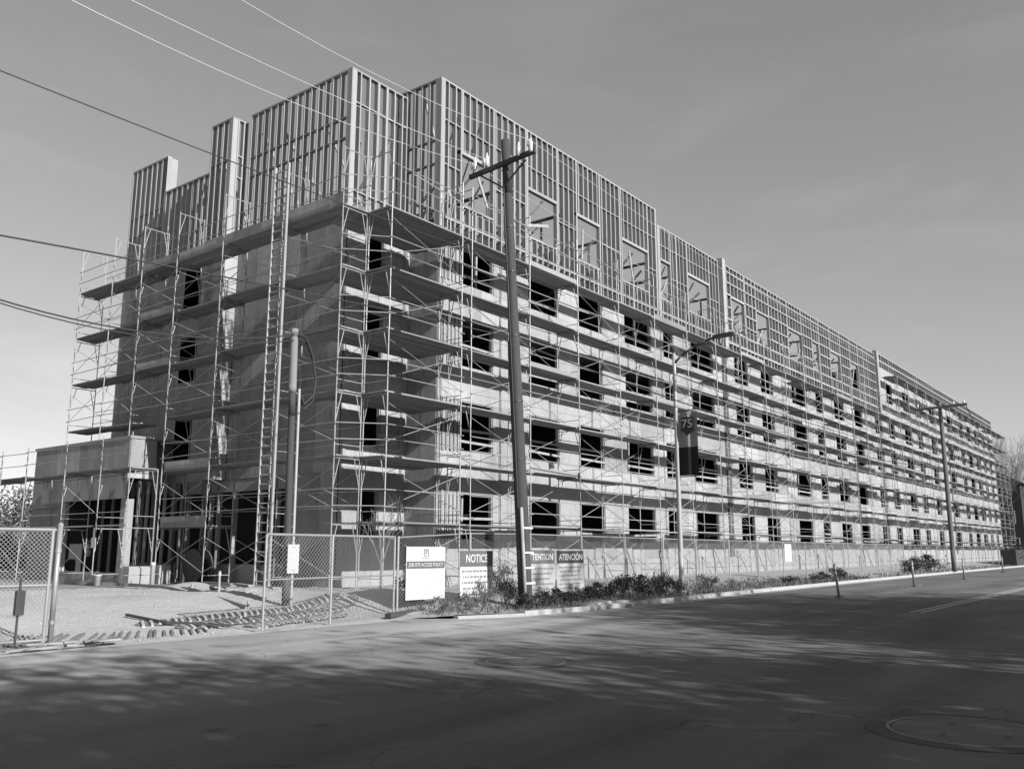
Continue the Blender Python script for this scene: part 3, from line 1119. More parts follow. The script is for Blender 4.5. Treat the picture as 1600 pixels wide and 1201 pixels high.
# diagonal loose rails at the top, as left by the crew
for (a, c, z) in ((2.0, 6.0, 13.9), (5.2, 9.4, 14.2), (8.0, 13.0, 13.75), (12.0, 16.5, 14.1)):
    MB().tube((a, YO - .07, z), (c, YO - .07, z - .35), .02, 5).build('loose_rail', 'steel', SCF)
# shade netting boards: toe boards on a few bays
for i in (3, 6, 9, 14, 20):
    for k in (1, 3, 5):
        MB().bar((FX[i], YO + .03, DECK[k] + .13), (FX[i + 1], YO + .03, DECK[k] + .13), .02, .18).build('toe_board', 'plank', SCF)

SID = thing('side_scaffold', (0.0, 3.1, Z0), 'steel tube scaffold on the shaded driveway side of the building, stepping over the entrance wing', 'scaffold')
FYS = [0.05, 3.10, 6.50, 9.45, 11.95, 14.2, 16.9]
ps = PlankSet(SID, 298)
RZ = R(-90)   # frame depth runs towards +X
for i, y in enumerate(FYS):
    for k in range(7):
        z = Z0 + LIFT * k
        if y > 10.9 and k < 3:
            continue
        o = inst('scaffold_frame', FR0 if k == 0 else FR, SID, (0, y, z), RZ)
        if y > 10.9 and k == 3:
            for xx in (0, 1.05):
                MB().tube((xx, y, EZ + .08), (xx, y, z), RT).build('scaffold_post', 'steel', SID)
        elif y > 10.9 and False:
            pass
LOWY = [8.75, 10.75, 13.4, 16.6, 18.9, 21.5]
for i, y in enumerate(LOWY):
    for k in range(2):
        if y == 8.75 and k == 0: pass
        inst('scaffold_frame', FR0 if k == 0 else FR, SID, (-1.62, y, Z0 + LIFT * k), RZ)
    MB().tube((-1.62, y, Z0 + 2 * LIFT), (-1.62, y, Z0 + 2 * LIFT + 1.25), RT).build('scaffold_post', 'steel', SID)
for i in range(len(LOWY) - 1):
    a, c = LOWY[i], LOWY[i + 1]
    for k in range(2):
        zb = Z0 + LIFT * k
        if i in (1, 3):
            b = MB()
            b.tube((-1.65, a, zb + .45), (-1.65, c, zb + 1.65), .0135, 4); b.tube((-1.66, a, zb + 1.65), (-1.66, c, zb + .45), .0135, 4)
            b.build('cross_brace', 'steel', SID)
    b = MB()
    for zz in (.5, 1.0):
        b.tube((-1.67, a - .1, DECK[1] + zz), (-1.67, c + .1, DECK[1] + zz + .04), .0155, 5)
    b.build('guard_rail', 'steel', SID)
    b = MB()
    b.tube((-1.67, a - .1, DECK[0] + .5), (-1.67, c + .1, DECK[0] + .5), .0155, 5)
    b.tube((-1.67, a - .1, DECK[0] + .03), (-1.67, c + .1, DECK[0] + .03), .03, 5)
    b.build('ledger', 'steel', SID)
    for j in range(4):
        ps.add((-1.48 + .245 * j, a - .1, DECK[1] + (.048 if i % 2 else 0)), (-1.48 + .245 * j, c + .15, DECK[1] + (.048 if i % 2 else 0)))
random.seed(8)
for i in range(len(FYS) - 1):
    a, c = FYS[i], FYS[i + 1]
    for k in range(7):
        zb = Z0 + LIFT * k
        if c > 11 and k < 3: continue
        if not (k == 6):
            b = MB()
            if (i + k) % 2:
                b.tube((1.08, a, zb + .45), (1.08, c, zb + 1.65), .0115, 4)
                b.tube((1.085, a, zb + 1.65), (1.085, c, zb + .45), .0115, 4)
            b.tube((-.03, a, zb + .45), (-.03, c, zb + 1.65), .0115, 4)
            b.tube((-.035, a, zb + 1.65), (-.035, c, zb + .45), .0115, 4)
            b.build('cross_brace', 'steel', SID)
        if k > 0:
            b = MB()
            for zz in (.5, 1.0):
                s = random.uniform(-.03, .03)
                b.tube((-.05, a - .1, zb + zz + s), (-.05, c + .1, zb + zz - s), .0155, 5)
                b.tube((1.09, a - .1, zb + zz - s), (1.09, c + .1, zb + zz + s), .0135, 5)
            b.build('guard_rail', 'steel', SID)
    for k, zd in enumerate(DECK):
        if c > 11 and k < 2 or (k == 0 and i < 2): continue
        if i == 3 and k == 2: continue
        nj = 4
        for j in range(nj):
            xx = .14 + .245 * j
            e = random.uniform(.05, .3)
            z = zd + random.uniform(0, .02) + (.048 if i % 2 else 0)
            ps.add((xx, a - (e if i else .05), z), (xx, c + e, z))
    # plywood toe boards standing on some decks
for (i, k, h) in ((3, 4, .30), (0, 5, .42), (1, 5, .36), (3, 5, .36), (2, 5, .3), (3, 3, .26), (2, 0, .32), (2, 1, .3)):
    a, c = FYS[i], FYS[i + 1]
    MB().box(.02, a + .05, DECK[k] + .05, .045, c - .1, DECK[k] + .05 + h).build('toe_board', 'ply_side', SID)
ps.flush()

# access ladder tied to the side scaffold
LAD = thing('access_ladder', (-.16, 3.0, .36), 'tall pale straight ladder rising past every deck beside the service pole', 'ladder')
for y in (2.70, 3.40):
    MB().box(-.20, y - (.018 if y > 3 else .035), .36, -.12, y + (.018 if y > 3 else .035), 14.6).build('rail', 'steel', LAD)
rm = MB().tube((0, -.33, 0), (0, .33, 0), .024, 6).mesh('rung', 'steel')
z = .65
while z < 14.5:
    inst('rung', rm, LAD, (-.16, 3.05, z)); z += .305

# ------------------------------------------------------------------ utility poles, wires
def round_pole(b, p, q, r0, r1, n=16, seg=8):
    p = Vector(p); q = Vector(q)
    for i in range(seg):
        a = p.lerp(q, i / seg); c = p.lerp(q, (i + 1) / seg)
        b.tube(a, c, r0 + (r1 - r0) * i / seg, n, r0 + (r1 - r0) * (i + 1) / seg, cap=(i in (0, seg - 1)))
UB = Vector((1.55, -6.05, .08)); UT = Vector((1.0, -5.75, 13.35))
UP = thing('utility_pole', UB, 'tall leaning wooden utility pole with a single crossarm in front of the fence signs', 'pole')
b = MB(); round_pole(b, UB, UT, .19, .125); b.build('pole', 'pole', UP, smooth=True)
uc = UB.lerp(UT, .94)
ARM = [Vector((1.05, -4.15, 12.78)), Vector((1.05, -7.15, 12.95))]
ARMX = uc.x - .20
MB().bar((ARMX, -4.55, 12.46), (ARMX, -6.95, 12.62), .10, .13).build('crossarm', 'pole', UP)
for y in (-4.9, -6.6):
    MB().bar((ARMX + .02, y, 12.45), (ARMX + .06, -5.75, 11.85), .03, .05).build('arm_brace', 'lamp_dark', UP)
ins_y = (-4.68, -5.1, -6.75)
for y in ins_y:
    zz = 12.46 + (y + 4.55) / (-2.4) * .16 + .065
    o = MB().lathe((ARMX, y, zz), [(.02, 0), (.02, .12), (.075, .14), (.08, .2), (.045, .22), (.065, .25), (.06, .31), (.03, .34)], 12).build('insulator', 'insul', UP, smooth=True)
for i, y in enumerate((-4.85, -5.3, -6.45, -6.88)):
    MB().lathe((ARMX - .12, y, 12.56), [(.03, 0), (.055, .02), (.055, .30), (.03, .33), (.018, .42)], 10).build('cutout_fuse', 'insul', UP, smooth=True)
for t in (.30, .42, .56, .70, .80, .93):
    c = UB.lerp(UT, t); r = .19 - .065 * t
    MB().tube(c - Vector((0, 0, .02)), c + Vector((0, 0, .02)), r + .012, 16).build('strap', 'lamp_dark', UP)
d = (UT - UB).normalized()
def on_pole(z, ox, oy):
    t = (z - UB.z) / (UT.z - UB.z); c = UB.lerp(UT, t)
    return (c.x + ox, c.y + oy, z)
MB().tube(on_pole(.1, -.20, -.14), on_pole(2.75, -.19, -.13), .045, 10).build('riser_conduit', 'pvc', UP, smooth=True)
MB().tube(on_pole(2.75, -.19, -.02), on_pole(12.0, -.155, .02), .02, 6).build('riser_cable', 'cable', UP)
MB().tube(on_pole(.1, .02, .21), on_pole(7.4, .02, .20), .04, 8).build('riser_cable', 'cable', UP)
for z in (.75, 1.15, 1.55, 2.2):
    p = on_pole(z, -.02, -.2)
    MB().bar((p[0] - .19, p[1] + .02, z), (p[0] + .2, p[1] - .0, z), .02, .05).build('conduit_strap', 'insul', UP)

PB = Vector((53.9, -6.0, .1)); 
UP2 = thing('utility_pole', PB, 'distant dark utility pole with a plain T crossarm at the far end of the street', 'pole')
b = MB(); round_pole(b, PB, PB + Vector((-.02, 0, 12.5)), .17, .12); b.build('pole', 'bark', UP2, smooth=True)
MB().bar((53.75, -4.3, 12.15), (53.75, -7.9, 12.25), .14, .18).build('crossarm', 'bark', UP2)
for y in (-4.5, -5.2, -7.0, -7.7):
    MB().lathe((53.75, y, 12.3), [(.03, 0), (.08, .08), (.08, .2), (.03, .26)], 8).build('insulator', 'insul', UP2)

SPB = Vector((-3.0, -1.75, .25))
SP = thing('service_pole', SPB, 'short pale service pole with a cable loop at its top, standing inside the gate', 'pole')
b = MB(); round_pole(b, SPB, SPB + Vector((-.05, .05, 5.6)), .10, .09); b.build('pole', 'pole', SP, smooth=True)
b = MB(); round_pole(b, SPB + Vector((-.05, .05, 5.5)), SPB + Vector((-.06, .06, 7.25)), .105, .10); b.build('pole_top', 'pole_pale', SP, smooth=True)
MB().tube(SPB + Vector((.08, -.12, 0)), SPB + Vector((.06, -.1, 5.6)), .035, 8).build('riser_conduit', 'pvc', SP)
b = MB()
loop = [SPB + Vector(v) for v in ((-.05, -.1, 7.1), (.15, -.2, 7.0), (.35, -.25, 6.5), (.48, -.25, 5.9), (.45, -.2, 5.45), (.2, -.15, 5.2), (.07, -.1, 5.5))]
b.path(loop, .03, 6)
loop2 = [v + Vector((.05, .05, -.12)) for v in loop]
b.path(loop2, .02, 6)
b.build('drip_loop', 'cable', SP)
ns = thing('blank_notice', SPB + Vector((-.1, -.18, .78)), 'blank white notice sheet fixed low on the short service pole', 'sign')
MB().box(-3.06 - .09, -1.95, 1.03, -3.06 + .27, -1.925, 1.76).build('sheet', 'white', ns)
for z in (1.1, 1.68):
    MB().box(-3.06 + .02, -1.953, z, -3.06 + .16, -1.951, z + .02).build('staple', 'lampm', ns)

def wire(pts_or, r, m, label, sag=0.0, n=24, tmax=1.0):
    a, c = Vector(pts_or[0]), Vector(pts_or[1])
    pts = []
    for i in range(n + 1):
        t = i / n * tmax
        p = a.lerp(c, t)
        p.z -= sag * 4 * t * (1 - t)
        pts.append(p)
    b = MB().path(pts, r, 5)
    o = b.build('power_line', m)
    tag(o, label, 'wire')
    return o
wz = lambda y: 12.46 + (y + 4.55) / (-2.4) * .16 + .40
wire(((ARMX, -4.68, 12.85), (-30, -6, 14.27)), .008, 'bright_wire', 'lowest of the three bright wires crossing the sky above the parapet', 1.97)
wire(((ARMX, -5.1, 12.9), (-30, -6.5, 12.2)), .008, 'bright_wire', 'middle of the three bright wires slanting down to the crossarm', .87)
wire(((ARMX, -6.75, 13.0), (-30, -8, 16.2)), .008, 'bright_wire', 'highest bright wire, passing just above the corner of the parapet', 2.40)
wire(((ARMX, -4.68, 12.85), (53.75, -4.5, 12.55)), .008, 'bright_wire', 'wire from the inner end of the near crossarm to the distant pole', .8)
wire(((ARMX, -6.75, 13.0), (53.75, -7.7, 12.55)), .008, 'bright_wire', 'wire from the outer end of the near crossarm to the distant pole', .8)
wire(((1.1, -5.85, 9.6), (-30, -6.0, 9.75)), .012, 'cable', 'single thin dark wire meeting the stepped parapet on the left', .41)
wire(((1.2, -5.9, 7.45), (-30, -6.0, 4.4)), .017, 'cable', 'thick dark cable from the left edge to halfway up the leaning pole', -.40)
wire(((1.3, -5.9, 7.35), (53.8, -6.0, 7.6)), .022, 'cable', 'thick dark cable running from the leaning pole to the distant pole', .7)
wire(((1.3, -5.9, 8.3), (53.8, -6.0, 8.6)), .016, 'cable', 'thinner dark cable above the thick one, across the street front', .7)
wire(((SPB.x, SPB.y, 7.35), (-30, -3.0, 17.5)), .019, 'cable', 'heavier of the twin cables feeding the short service pole', 4.58, tmax=.5)
wire(((SPB.x, SPB.y, 7.2), (-30, -3.0, 17.7)), .015, 'cable', 'lighter of the twin cables feeding the short service pole', 4.6, tmax=.5)
wire(((53.75, -7.7, 12.5), (140, 3.0, 14.5)), .035, 'cable', 'wire running off to the right from the distant pole', .8)

# ------------------------------------------------------------------ street lamp with banner
LB = Vector((11.45, -5.62, .12))
SL = thing('street_lamp', LB, 'slim pale street lamp with a long curved arm over the road', 'street lamp')
b = MB(); round_pole(b, LB, LB + Vector((0, 0, 8.75)), .095, .06, 12, 6); b.build('pole', 'lampm', SL, smooth=True)
MB().lathe(LB, [(.16, 0), (.16, .25), (.10, .32)], 12).build('base', 'lampm', SL)
arm = [LB + Vector((.0, -y, z)) for y, z in ((0, 8.35), (.3, 8.62), (.8, 8.88), (1.3, 9.05), (1.75, 9.12))]
MB().path(arm, .045, 8).build('arm', 'lamp_dark', SL, smooth=True)
h = LB + Vector((0, -2.05, 9.13))
MB().bar(h + Vector((0, .38, 0)), h + Vector((0, -.38, .02)), .26, .12).build('lamp_head', 'lamp_dark', SL)
BN = thing('street_banner', LB + Vector((0, -.1, 4.3)), 'hanging pole banner, grey above and black below, with a numbered shield', 'banner')
by = LB.y
bx0, bx1 = LB.x + .10, LB.x + .10
# banner hangs square to the road, edge on the pole, facing west
BW = .78
def banner_panel(z0, z1, m, name, off=0.0):
    b = MB()
    nseg = 8
    for i in range(nseg + 1):
        y = by - .08 - BW * i / nseg
        xx = LB.x - .02 + .03 * math.sin(i * 1.3) - off
        b.v += [(xx, y, z0), (xx, y, z1)]
    for i in range(nseg):
        b.f.append((2*i, 2*i+1, 2*i+3, 2*i+2))
    k = len(b.v)
    b.v += [(a + .008, c, e) for a, c, e in b.v]
    b.f += [tuple(reversed([v + k for v in f])) for f in b.f]
    return b.build(name, m, BN)
banner_panel(5.32, 6.62, 'banner_top', 'upper_cloth')
banner_panel(4.28, 5.318, 'banner_low', 'lower_cloth')
for z in (6.66, 4.24):
    MB().tube((LB.x, by, z), (LB.x, by - .95, z + .02), .02, 6).build('bracket_arm', 'lamp_dark', BN)
sh = [(-.24, .30), (-.08, .27), (0, .31), (.08, .27), (.24, .30), (.22, .02), (.27, -.2), (.14, -.27), (0, -.40), (-.14, -.27), (-.27, -.2), (-.22, .02)]
b = MB()
for u, v in sh:
    b.v.append((LB.x - .075, by - .08 - BW / 2 - u, 6.12 + v))
b.f.append(tuple(reversed(range(len(sh)))))
k = len(sh)
b.v += [(x_ + .02, y_, z_) for x_, y_, z_ in b.v[:k]]
for i in range(k):
    j = (i + 1) % k
    b.f.append((i, j, k + j, k + i))
b.build('shield', 'shield', BN)
me = text_mesh('75', .44, 'white2', .004)
o = bpy.data.objects.new('lettering', me); COL.objects.link(o); o.parent = BN
o.location = Vector((LB.x - .082, by - .08 - BW / 2, 6.15)) - world_loc(BN)
o.rotation_euler = (R(90), 0, R(-90))

# ------------------------------------------------------------------ fences
def chain_panel(parent, p, q, z0, z1, cell=.075, r=.0022, m='wire'):
    """woven diagonal wires between two posts; p,q are (x,y)"""
    px, py = p; qx, qy = q
    L = math.hypot(qx - px, qy - py); H = z1 - z0
    b = MB()
    def P(s, h): return (px + (qx - px) * s / L, py + (qy - py) * s / L, z0 + h)
    k = -H
    while k < L:
        s0, h0 = (k, 0.0) if k >= 0 else (0.0, -k)
        s1, h1 = (k + H, H) if k + H <= L else (L, L - k)
        if s1 - s0 > .02:
            b.tube(P(s0, h0), P(s1, h1), r, 3, cap=False)
            b.tube(P(s0, H - h0), P(s1, H - h1), r, 3, cap=False)
        k += cell
    o = b.build('chain_link_mesh', m, parent)
    o['kind'] = 'stuff'
    return o
def gz(x, y): return ground_z(x, y)
# left gate leaf
GL = thing('gate_leaf', (-10.45, -4.85, .05), 'galvanised chain link gate leaf standing open at the left edge of the driveway', 'gate')
gp, gq = (-10.45, -4.85), (-14.4, -4.75)
def rail(b, p, q, z, r=.03, z2=None):
    b.tube((p[0], p[1], z), (q[0], q[1], z if z2 is None else z2), r, 8)
MB().tube((-10.49, -4.85, .06), (-10.49, -4.85, 1.95), .032, 8).build('gate_stile', 'fsteel', GL)
b = MB(); rail(b, gp, gq, 1.95, .032); b.build('top_rail', 'fsteel', GL)
b = MB(); rail(b, gp, gq, 1.02, .024); b.build('mid_rail', 'fsteel', GL)
b = MB(); rail(b, gp, gq, .12, .022); b.build('bottom_rail', 'fsteel', GL)
chain_panel(GL, (-10.5, -4.85), gq, .12, 1.94, .075, .0032)
MB().tube((-10.95, -4.86, .05), (-10.95, -4.86, 1.15), .02, 8).build('drop_rod', 'lamp_dark', GL)
MB().box(-11.02, -4.92, .55, -10.88, -4.84, .95).build('latch_box', 'lamp_dark', GL)
o = MB()
o.tube((-10.36, -4.82, .0), (-10.36, -4.82, 2.02), .045, 10)
gpst = thing('gate_post', (-10.36, -4.82, 0), 'thick round steel gate post at the left of the driveway', 'post')
o.build('post', 'fsteel', gpst, smooth=True)
MB().lathe((-10.36, -4.82, 2.02), [(.05, 0), (.045, .04), (.01, .07)], 10).build('cap', 'fsteel', gpst)
for z in (.4, 1.6):
    MB().tube((-10.36, -4.82, z - .03), (-10.36, -4.82, z + .03), .055, 10).build('hinge_band', 'fsteel', gpst)
# right gate panel, partly swung towards the road
G2 = thing('gate_leaf', (-6.49, -5.5, .02), 'tall chain link gate panel closed across the tracked mud in front of the ladder', 'gate')
ga, gb = (-6.49, -5.46), (-2.22, -4.85)
for t in (0, .47, 1):
    p = (ga[0] + (gb[0] - ga[0]) * t, ga[1] + (gb[1] - ga[1]) * t)
    MB().tube((p[0], p[1], .03), (p[0], p[1], 1.93), .026, 8).build('gate_stile', 'fsteel', G2)
b = MB(); rail(b, ga, gb, 1.93, .026); b.build('top_rail', 'fsteel', G2)
b = MB(); rail(b, ga, gb, 1.02, .02); b.build('mid_rail', 'fsteel', G2)
chain_panel(G2, ga, gb, .10, 1.93, .10, .0036)
# long fence along the kerb
CF = thing('chain_link_fence', (-2.1, -4.8, .1), 'long chain link fence with round posts between the kerb verge and the scaffold', 'fence')
fx = -2.05
fxs = []
while fx < 92:
    fxs.append(fx)
    fx += 2.75 if fx < 12 else 3.2
def fy(x): return -4.8 + .35 * smooth01((x - 8) / 30)
tm = None
for i, x in enumerate(fxs):
    y = fy(x); z = gz(x, y)
    MB().tube((x, y, z - .1), (x, y, z + 1.86), .03, 8).build('fence_post', 'fsteel' if i not in (3, 5, 7) else 'lampm', CF)
    if i + 1 < len(fxs):
        x2 = fxs[i + 1]; y2 = fy(x2); z2 = gz(x2, y2)
        MB().tube((x, y, z + 1.83), (x2, y2, z2 + 1.83), .021, 6).build('top_rail', 'fsteel', CF)
        MB().tube((x, y, z + .95), (x2, y2, z2 + .95), .014, 6).build('mid_rail', 'fsteel', CF)
        if x < 46:
            chain_panel(CF, (x, y), (x2, y2), z + .05, z + 1.82, .11 if x < 20 else .15, .0038 if x < 20 else .005)

# ------------------------------------------------------------------ signs on the fence
def words(parent, x0, x1, y, z, h, m, seed, fill=.9):
    rr = random.Random(seed)
    b = MB()
    x = x0
    while x < x1 - .04:
        w = min(rr.uniform(.05, .17), x1 - x)
        # broken up into letter-sized strokes
        xx = x
        while xx < x + w - .01:
            lw = rr.uniform(.012, .026)
            dz = rr.choice((0, 0, .25)) * h
            b.box(xx, y - .0016, z - h / 2, xx + lw, y, z + h / 2 - dz)
            xx += lw + .008
        x += w + .035
    return b.build('text_line', m, parent)
def sign_board(name, label, x0, x1, z0, z1, y, m='white'):
    t = thing(name, ((x0 + x1) / 2, y, z0), label, 'sign')
    b = MB()
    n = 10
    for i in range(n + 1):
        x = x0 + (x1 - x0) * i / n
        w = .012 * math.sin(i * 1.1 + x0)
        b.v += [(x, y - w * .0, z0), (x, y, z1), (x, y + .006, z0), (x, y + .006, z1)]
    for i in range(n):
        a = 4 * i
        b.f += [(a, a+4, a+5, a+1), (a+2, a+3, a+7, a+6), (a+1, a+5, a+7, a+3), (a, a+2, a+6, a+4)]
    b.f += [(0, 1, 3, 2), (4*n, 4*n+2, 4*n+3, 4*n+1)]
    b.build('board', m, t)
    for x in (x0 + .04, x1 - .04):
        for z in (z0 + .04, z1 - .04):
            MB().tube((x, y - .004, z), (x, y + .05, z), .012, 6).build('tie', 'lampm', t)
    return t
SYs = -4.86
s1 = sign_board('site_access_sign', 'white job site access policy sign, leftmost of the signs on the fence', -1.82, -.38, .40, 1.70, SYs)
MB().box(-1.80, SYs - .004, 1.16, -.40, SYs - .0005, 1.34).build('title_band', 'band', s1)
add_text('lettering', 'JOB SITE ACCESS POLICY', .13, 'white', s1, -1.10, SYs - .006, 1.25, .001, 1.28)
b = MB()
b.box(-1.19, SYs - .003, 1.46, -1.165, SYs, 1.64); b.box(-1.035, SYs - .003, 1.46, -1.01, SYs, 1.64)
b.box(-1.164, SYs - .003, 1.615, -1.036, SYs, 1.64); b.box(-1.164, SYs - .003, 1.46, -1.036, SYs, 1.475)
b.box(-1.13, SYs - .003, 1.50, -1.105, SYs, 1.60); b.box(-1.104, SYs - .003, 1.575, -1.06, SYs, 1.60); b.box(-1.104, SYs - .003, 1.535, -1.06, SYs, 1.555)
b.build('emblem', 'ink', s1)
words(s1, -1.26, -.95, SYs, 1.415, .018, 'ink', 1)
for i in range(9):
    z = 1.10 - i * .072
    words(s1, -1.74 if i % 3 == 0 else -1.68, (-.46, -.55, -.9)[i % 3], SYs, z, .022, 'pale_ink', 10 + i)
s2 = sign_board('notice_sign', 'white notice sign with a grey heading, second along the fence behind a weedy bush', .22, 1.60, .36, 1.60, SYs)
MB().box(.22, SYs - .004, 1.18, 1.60, SYs - .0005, 1.60).build('heading', 'grey', s2)
add_text('lettering', 'NOTICE', .30, 'white', s2, .91, SYs - .006, 1.385, .006, .92)
for i in range(5):
    words(s2, .30 + .05 * (i % 2), 1.52 - .06 * (i % 3), SYs, 1.06 - i * .15, .055, 'ink', 30 + i)
s3 = sign_board('attention_sign', 'creased attention sign partly hidden by the leaning utility pole', 3.0, 4.58, .30, 1.62, SYs - .02, 'white2')
MB().box(3.0, SYs - .024, 1.22, 4.58, SYs - .0205, 1.62).build('heading', 'grey', s3)
add_text('lettering', 'ATTENTION', .26, 'white', s3, 3.79, SYs - .026, 1.41, .005, 1.4)
for i in range(5):
    words(s3, 3.1 + .05 * (i % 2), 4.5 - .1 * (i % 3), SYs - .02, 1.08 - i * .15, .05, 'ink', 50 + i)
MB().box(3.7, SYs - .023, .36, 3.9, SYs - .0205, .56).build('emblem', 'ink', s3)
s4 = sign_board('atencion_sign', 'creased Spanish warning sign with a dark heading, rightmost of the four fence signs', 4.70, 6.22, .36, 1.62, SYs - .02, 'white2')
MB().box(4.70, SYs - .024, 1.22, 6.18, SYs - .0205, 1.60).build('heading', 'black', s4)
add_text('lettering', 'ATENCIÓN', .26, 'white2', s4, 5.46, SYs - .026, 1.40, .004, 1.3)
for i in range(6):
    words(s4, 4.82 + .05 * (i % 2), 6.08 - .1 * (i % 3), SYs - .02, 1.10 - i * .125, .045, 'ink', 70 + i)
MB().box(5.35, SYs - .023, .42, 5.55, SYs - .0205, .6).build('emblem', 'ink', s4)
x = 24.6
fs = sign_board('fence_notice', 'small blank white notice on the fence, far right of the lamp post', x - .45, x + .45, 1.08, 1.92, fy(x) - .06)
tg = thing('scaffold_tag', (-1.68, 10.75, 1.9), 'small white tag hanging on a scaffold post before the dark entrance', 'tag')
MB().box(-1.70, 10.55, 1.70, -1.685, 10.85, 2.05).build('card', 'white', tg)
MB().box(-1.695, 10.66, 2.051, -1.69, 10.78, 2.4).build('hanger', 'lampm', tg)

# ------------------------------------------------------------------ small site objects
def curved_prof(c, prof, name, m, parent, n=14):
    return MB().lathe(c, prof, n).build(name, m, parent, smooth=True)
tb = thing('timber_edging', (-2, 5, .4), 'long low timber form board edging the gravel from the entrance to the ladder', 'board')
pts = [(-2.3, 17.0), (-1.9, 11.5), (-1.5, 8.4), (-2.3, 3.6), (-4.3, -1.9)]
for p, q in zip(pts[:-1], pts[1:]):
    za, zb = ground_z(*p) + .04, ground_z(*q) + .04
    MB().bar((p[0], p[1], za), (q[0], q[1], zb), .05, .13).build('form_board', 'stud', tb)
for p in pts[1:]:
    MB().box(p[0] + .04, p[1] - .02, ground_z(*p) - .1, p[0] + .08, p[1] + .02, ground_z(*p) + .2).build('stake', 'stud', tb)
pl = thing('loose_plank', (-7.5, -3.2, .1), 'thin dark plank lying beside the tyre ridges on the gravel', 'plank')
MB().bar((-7.45, -2.05, ground_z(-7.45, -2.05) + .06), (-7.35, -3.4, ground_z(-7.35, -3.4) + .06), .07, .05).build('board', 'pole', pl)
MB().bar((-7.35, -3.42, ground_z(-7.3, -3.4) + .07), (-6.55, -4.5, ground_z(-6.5, -4.5) + .07), .07, .05).build('board', 'pole', pl)
cb = thing('concrete_block', (-.35, 10.9, .42), 'pale concrete block standing by the entrance pier', 'block')
MB().box(-.95, 9.5, .42, -.05, 10.2, 1.0).build('body', 'conc', cb)
MB().box(-.90, 9.6, 1.001, -.12, 10.1, 1.05).build('cap', 'stud', cb)
MB().box(.15, 9.4, .42, .6, 10.1, 1.08).build('side_block', 'conc', cb)
bk = thing('bucket', (-1.9, 9.9, .40), 'white plastic bucket on the ground before the dark entrance', 'bucket')
curved_prof((-1.9, 9.9, .40), [(.14, 0), (.165, .34), (.18, .345), (.18, .38), (.16, .38), (.15, .05)], 'body', 'white', bk)
MB().path([(-1.9 + .17 * math.cos(a), 9.9, .73 + .16 * math.sin(a)) for a in [math.pi * i / 8 for i in range(9)]], .006, 5).build('handle', 'lampm', bk)
vp = thing('vent_pipe', (-1.0, 7.9, .4), 'short white capped pipe sticking up near the form board', 'pipe')
curved_prof((-1.0, 7.9, .35), [(.07, 0), (.07, .75), (.085, .76), (.085, .84), (.03, .87)], 'pipe', 'white', vp, 10)
MB().box(-1.12, 7.6, .36, -.7, 8.6, .40).build('base_board', 'white', vp)
sk = thing('survey_stake', (-2.9, 1.3, .35), 'thin pale survey stake standing in front of the dirt', 'stake')
MB().box(-2.92, 1.28, .25, -2.87, 1.33, 1.05).build('stake', 'stud', sk)
MB().box(-2.925, 1.275, .92, -2.865, 1.335, 1.0).build('flagging', 'white', sk)
ls = thing('lumber_stack', (-1.4, 2.2, .42), 'low untidy stack of boards on the dirt below the ladder', 'lumber')
random.seed(4)
for k in range(11):
    a = random.uniform(-.25, .25); L = random.uniform(1.2, 2.6)
    c = Vector((-1.6 + random.uniform(-.5, .5), 1.6 + random.uniform(-1.2, 2.8), .48 + .045 * (k // 3)))
    dvec = Vector((math.cos(a + 1.2), math.sin(a + 1.2), 0)) * (L / 2)
    MB().bar(c - dvec, c + dvec, .19, .04).build('board', 'stud' if k % 3 else 'plank', ls)
cw = thing('cable_reel', (1.2, 8.9, .42), 'dark round cable reel standing in the shade of the open ground floor', 'reel')
b = MB(); b.tube((1.15, 8.9, 1.05), (1.2, 8.9, 1.05), .62, 24); b.tube((1.55, 8.9, 1.05), (1.6, 8.9, 1.05), .62, 24)
b.build('flange', 'intstud', cw)
MB().tube((1.2, 8.9, 1.05), (1.55, 8.9, 1.05), .35, 16).build('drum', 'cable', cw)
jb = thing('gate_base_block', (-2.2, -4.95, .05), 'scrap of timber wedged under the gate panel by the fence post', 'block')
MB().bar((-2.7, -5.15, .10), (-1.5, -4.9, .12), .16, .10).build('block', 'pole', jb)
rubble = MB()
random.seed(31)
for k in range(1500):
    x = random.uniform(-13.5, 7); e = road_edge(x)
    y = e + .3 + abs(random.gauss(0.1, 1.6)) if random.random() < .35 else random.uniform(-3.5, 7)
    s = random.uniform(.01, .04) * random.choice((.6, 1))
    z = bumpy(x, y)
    rubble.v += [(x + s * random.uniform(.6, 1.2), y, z), (x - s * .6, y + s, z), (x - s * .6, y - s, z), (x, y, z + s * random.uniform(.7, 1.3))]
    q = len(rubble.v) - 4
    rubble.f += [(q, q+1, q+3), (q+1, q+2, q+3), (q+2, q, q+3)]
tag(rubble.build('loose_stones', 'gravel'), 'loose stones and clods scattered over the gravel and mud', kind='stuff')
debris = thing('broken_kerb_slab', (4.2, -6.9, .05), 'tilted broken slab of concrete at the kerb below the dark shrubs', 'slab')
for (a, c, w, z) in (((2.9, -6.95), (4.3, -6.85), .35, .12), ((4.35, -6.8), (5.4, -6.9), .3, .10), ((4.9, -7.2), (5.7, -6.95), .22, .06)):
    MB().bar((a[0], a[1], z), (c[0], c[1], z + .05), w, .08).build('slab_piece', 'conc', debris)
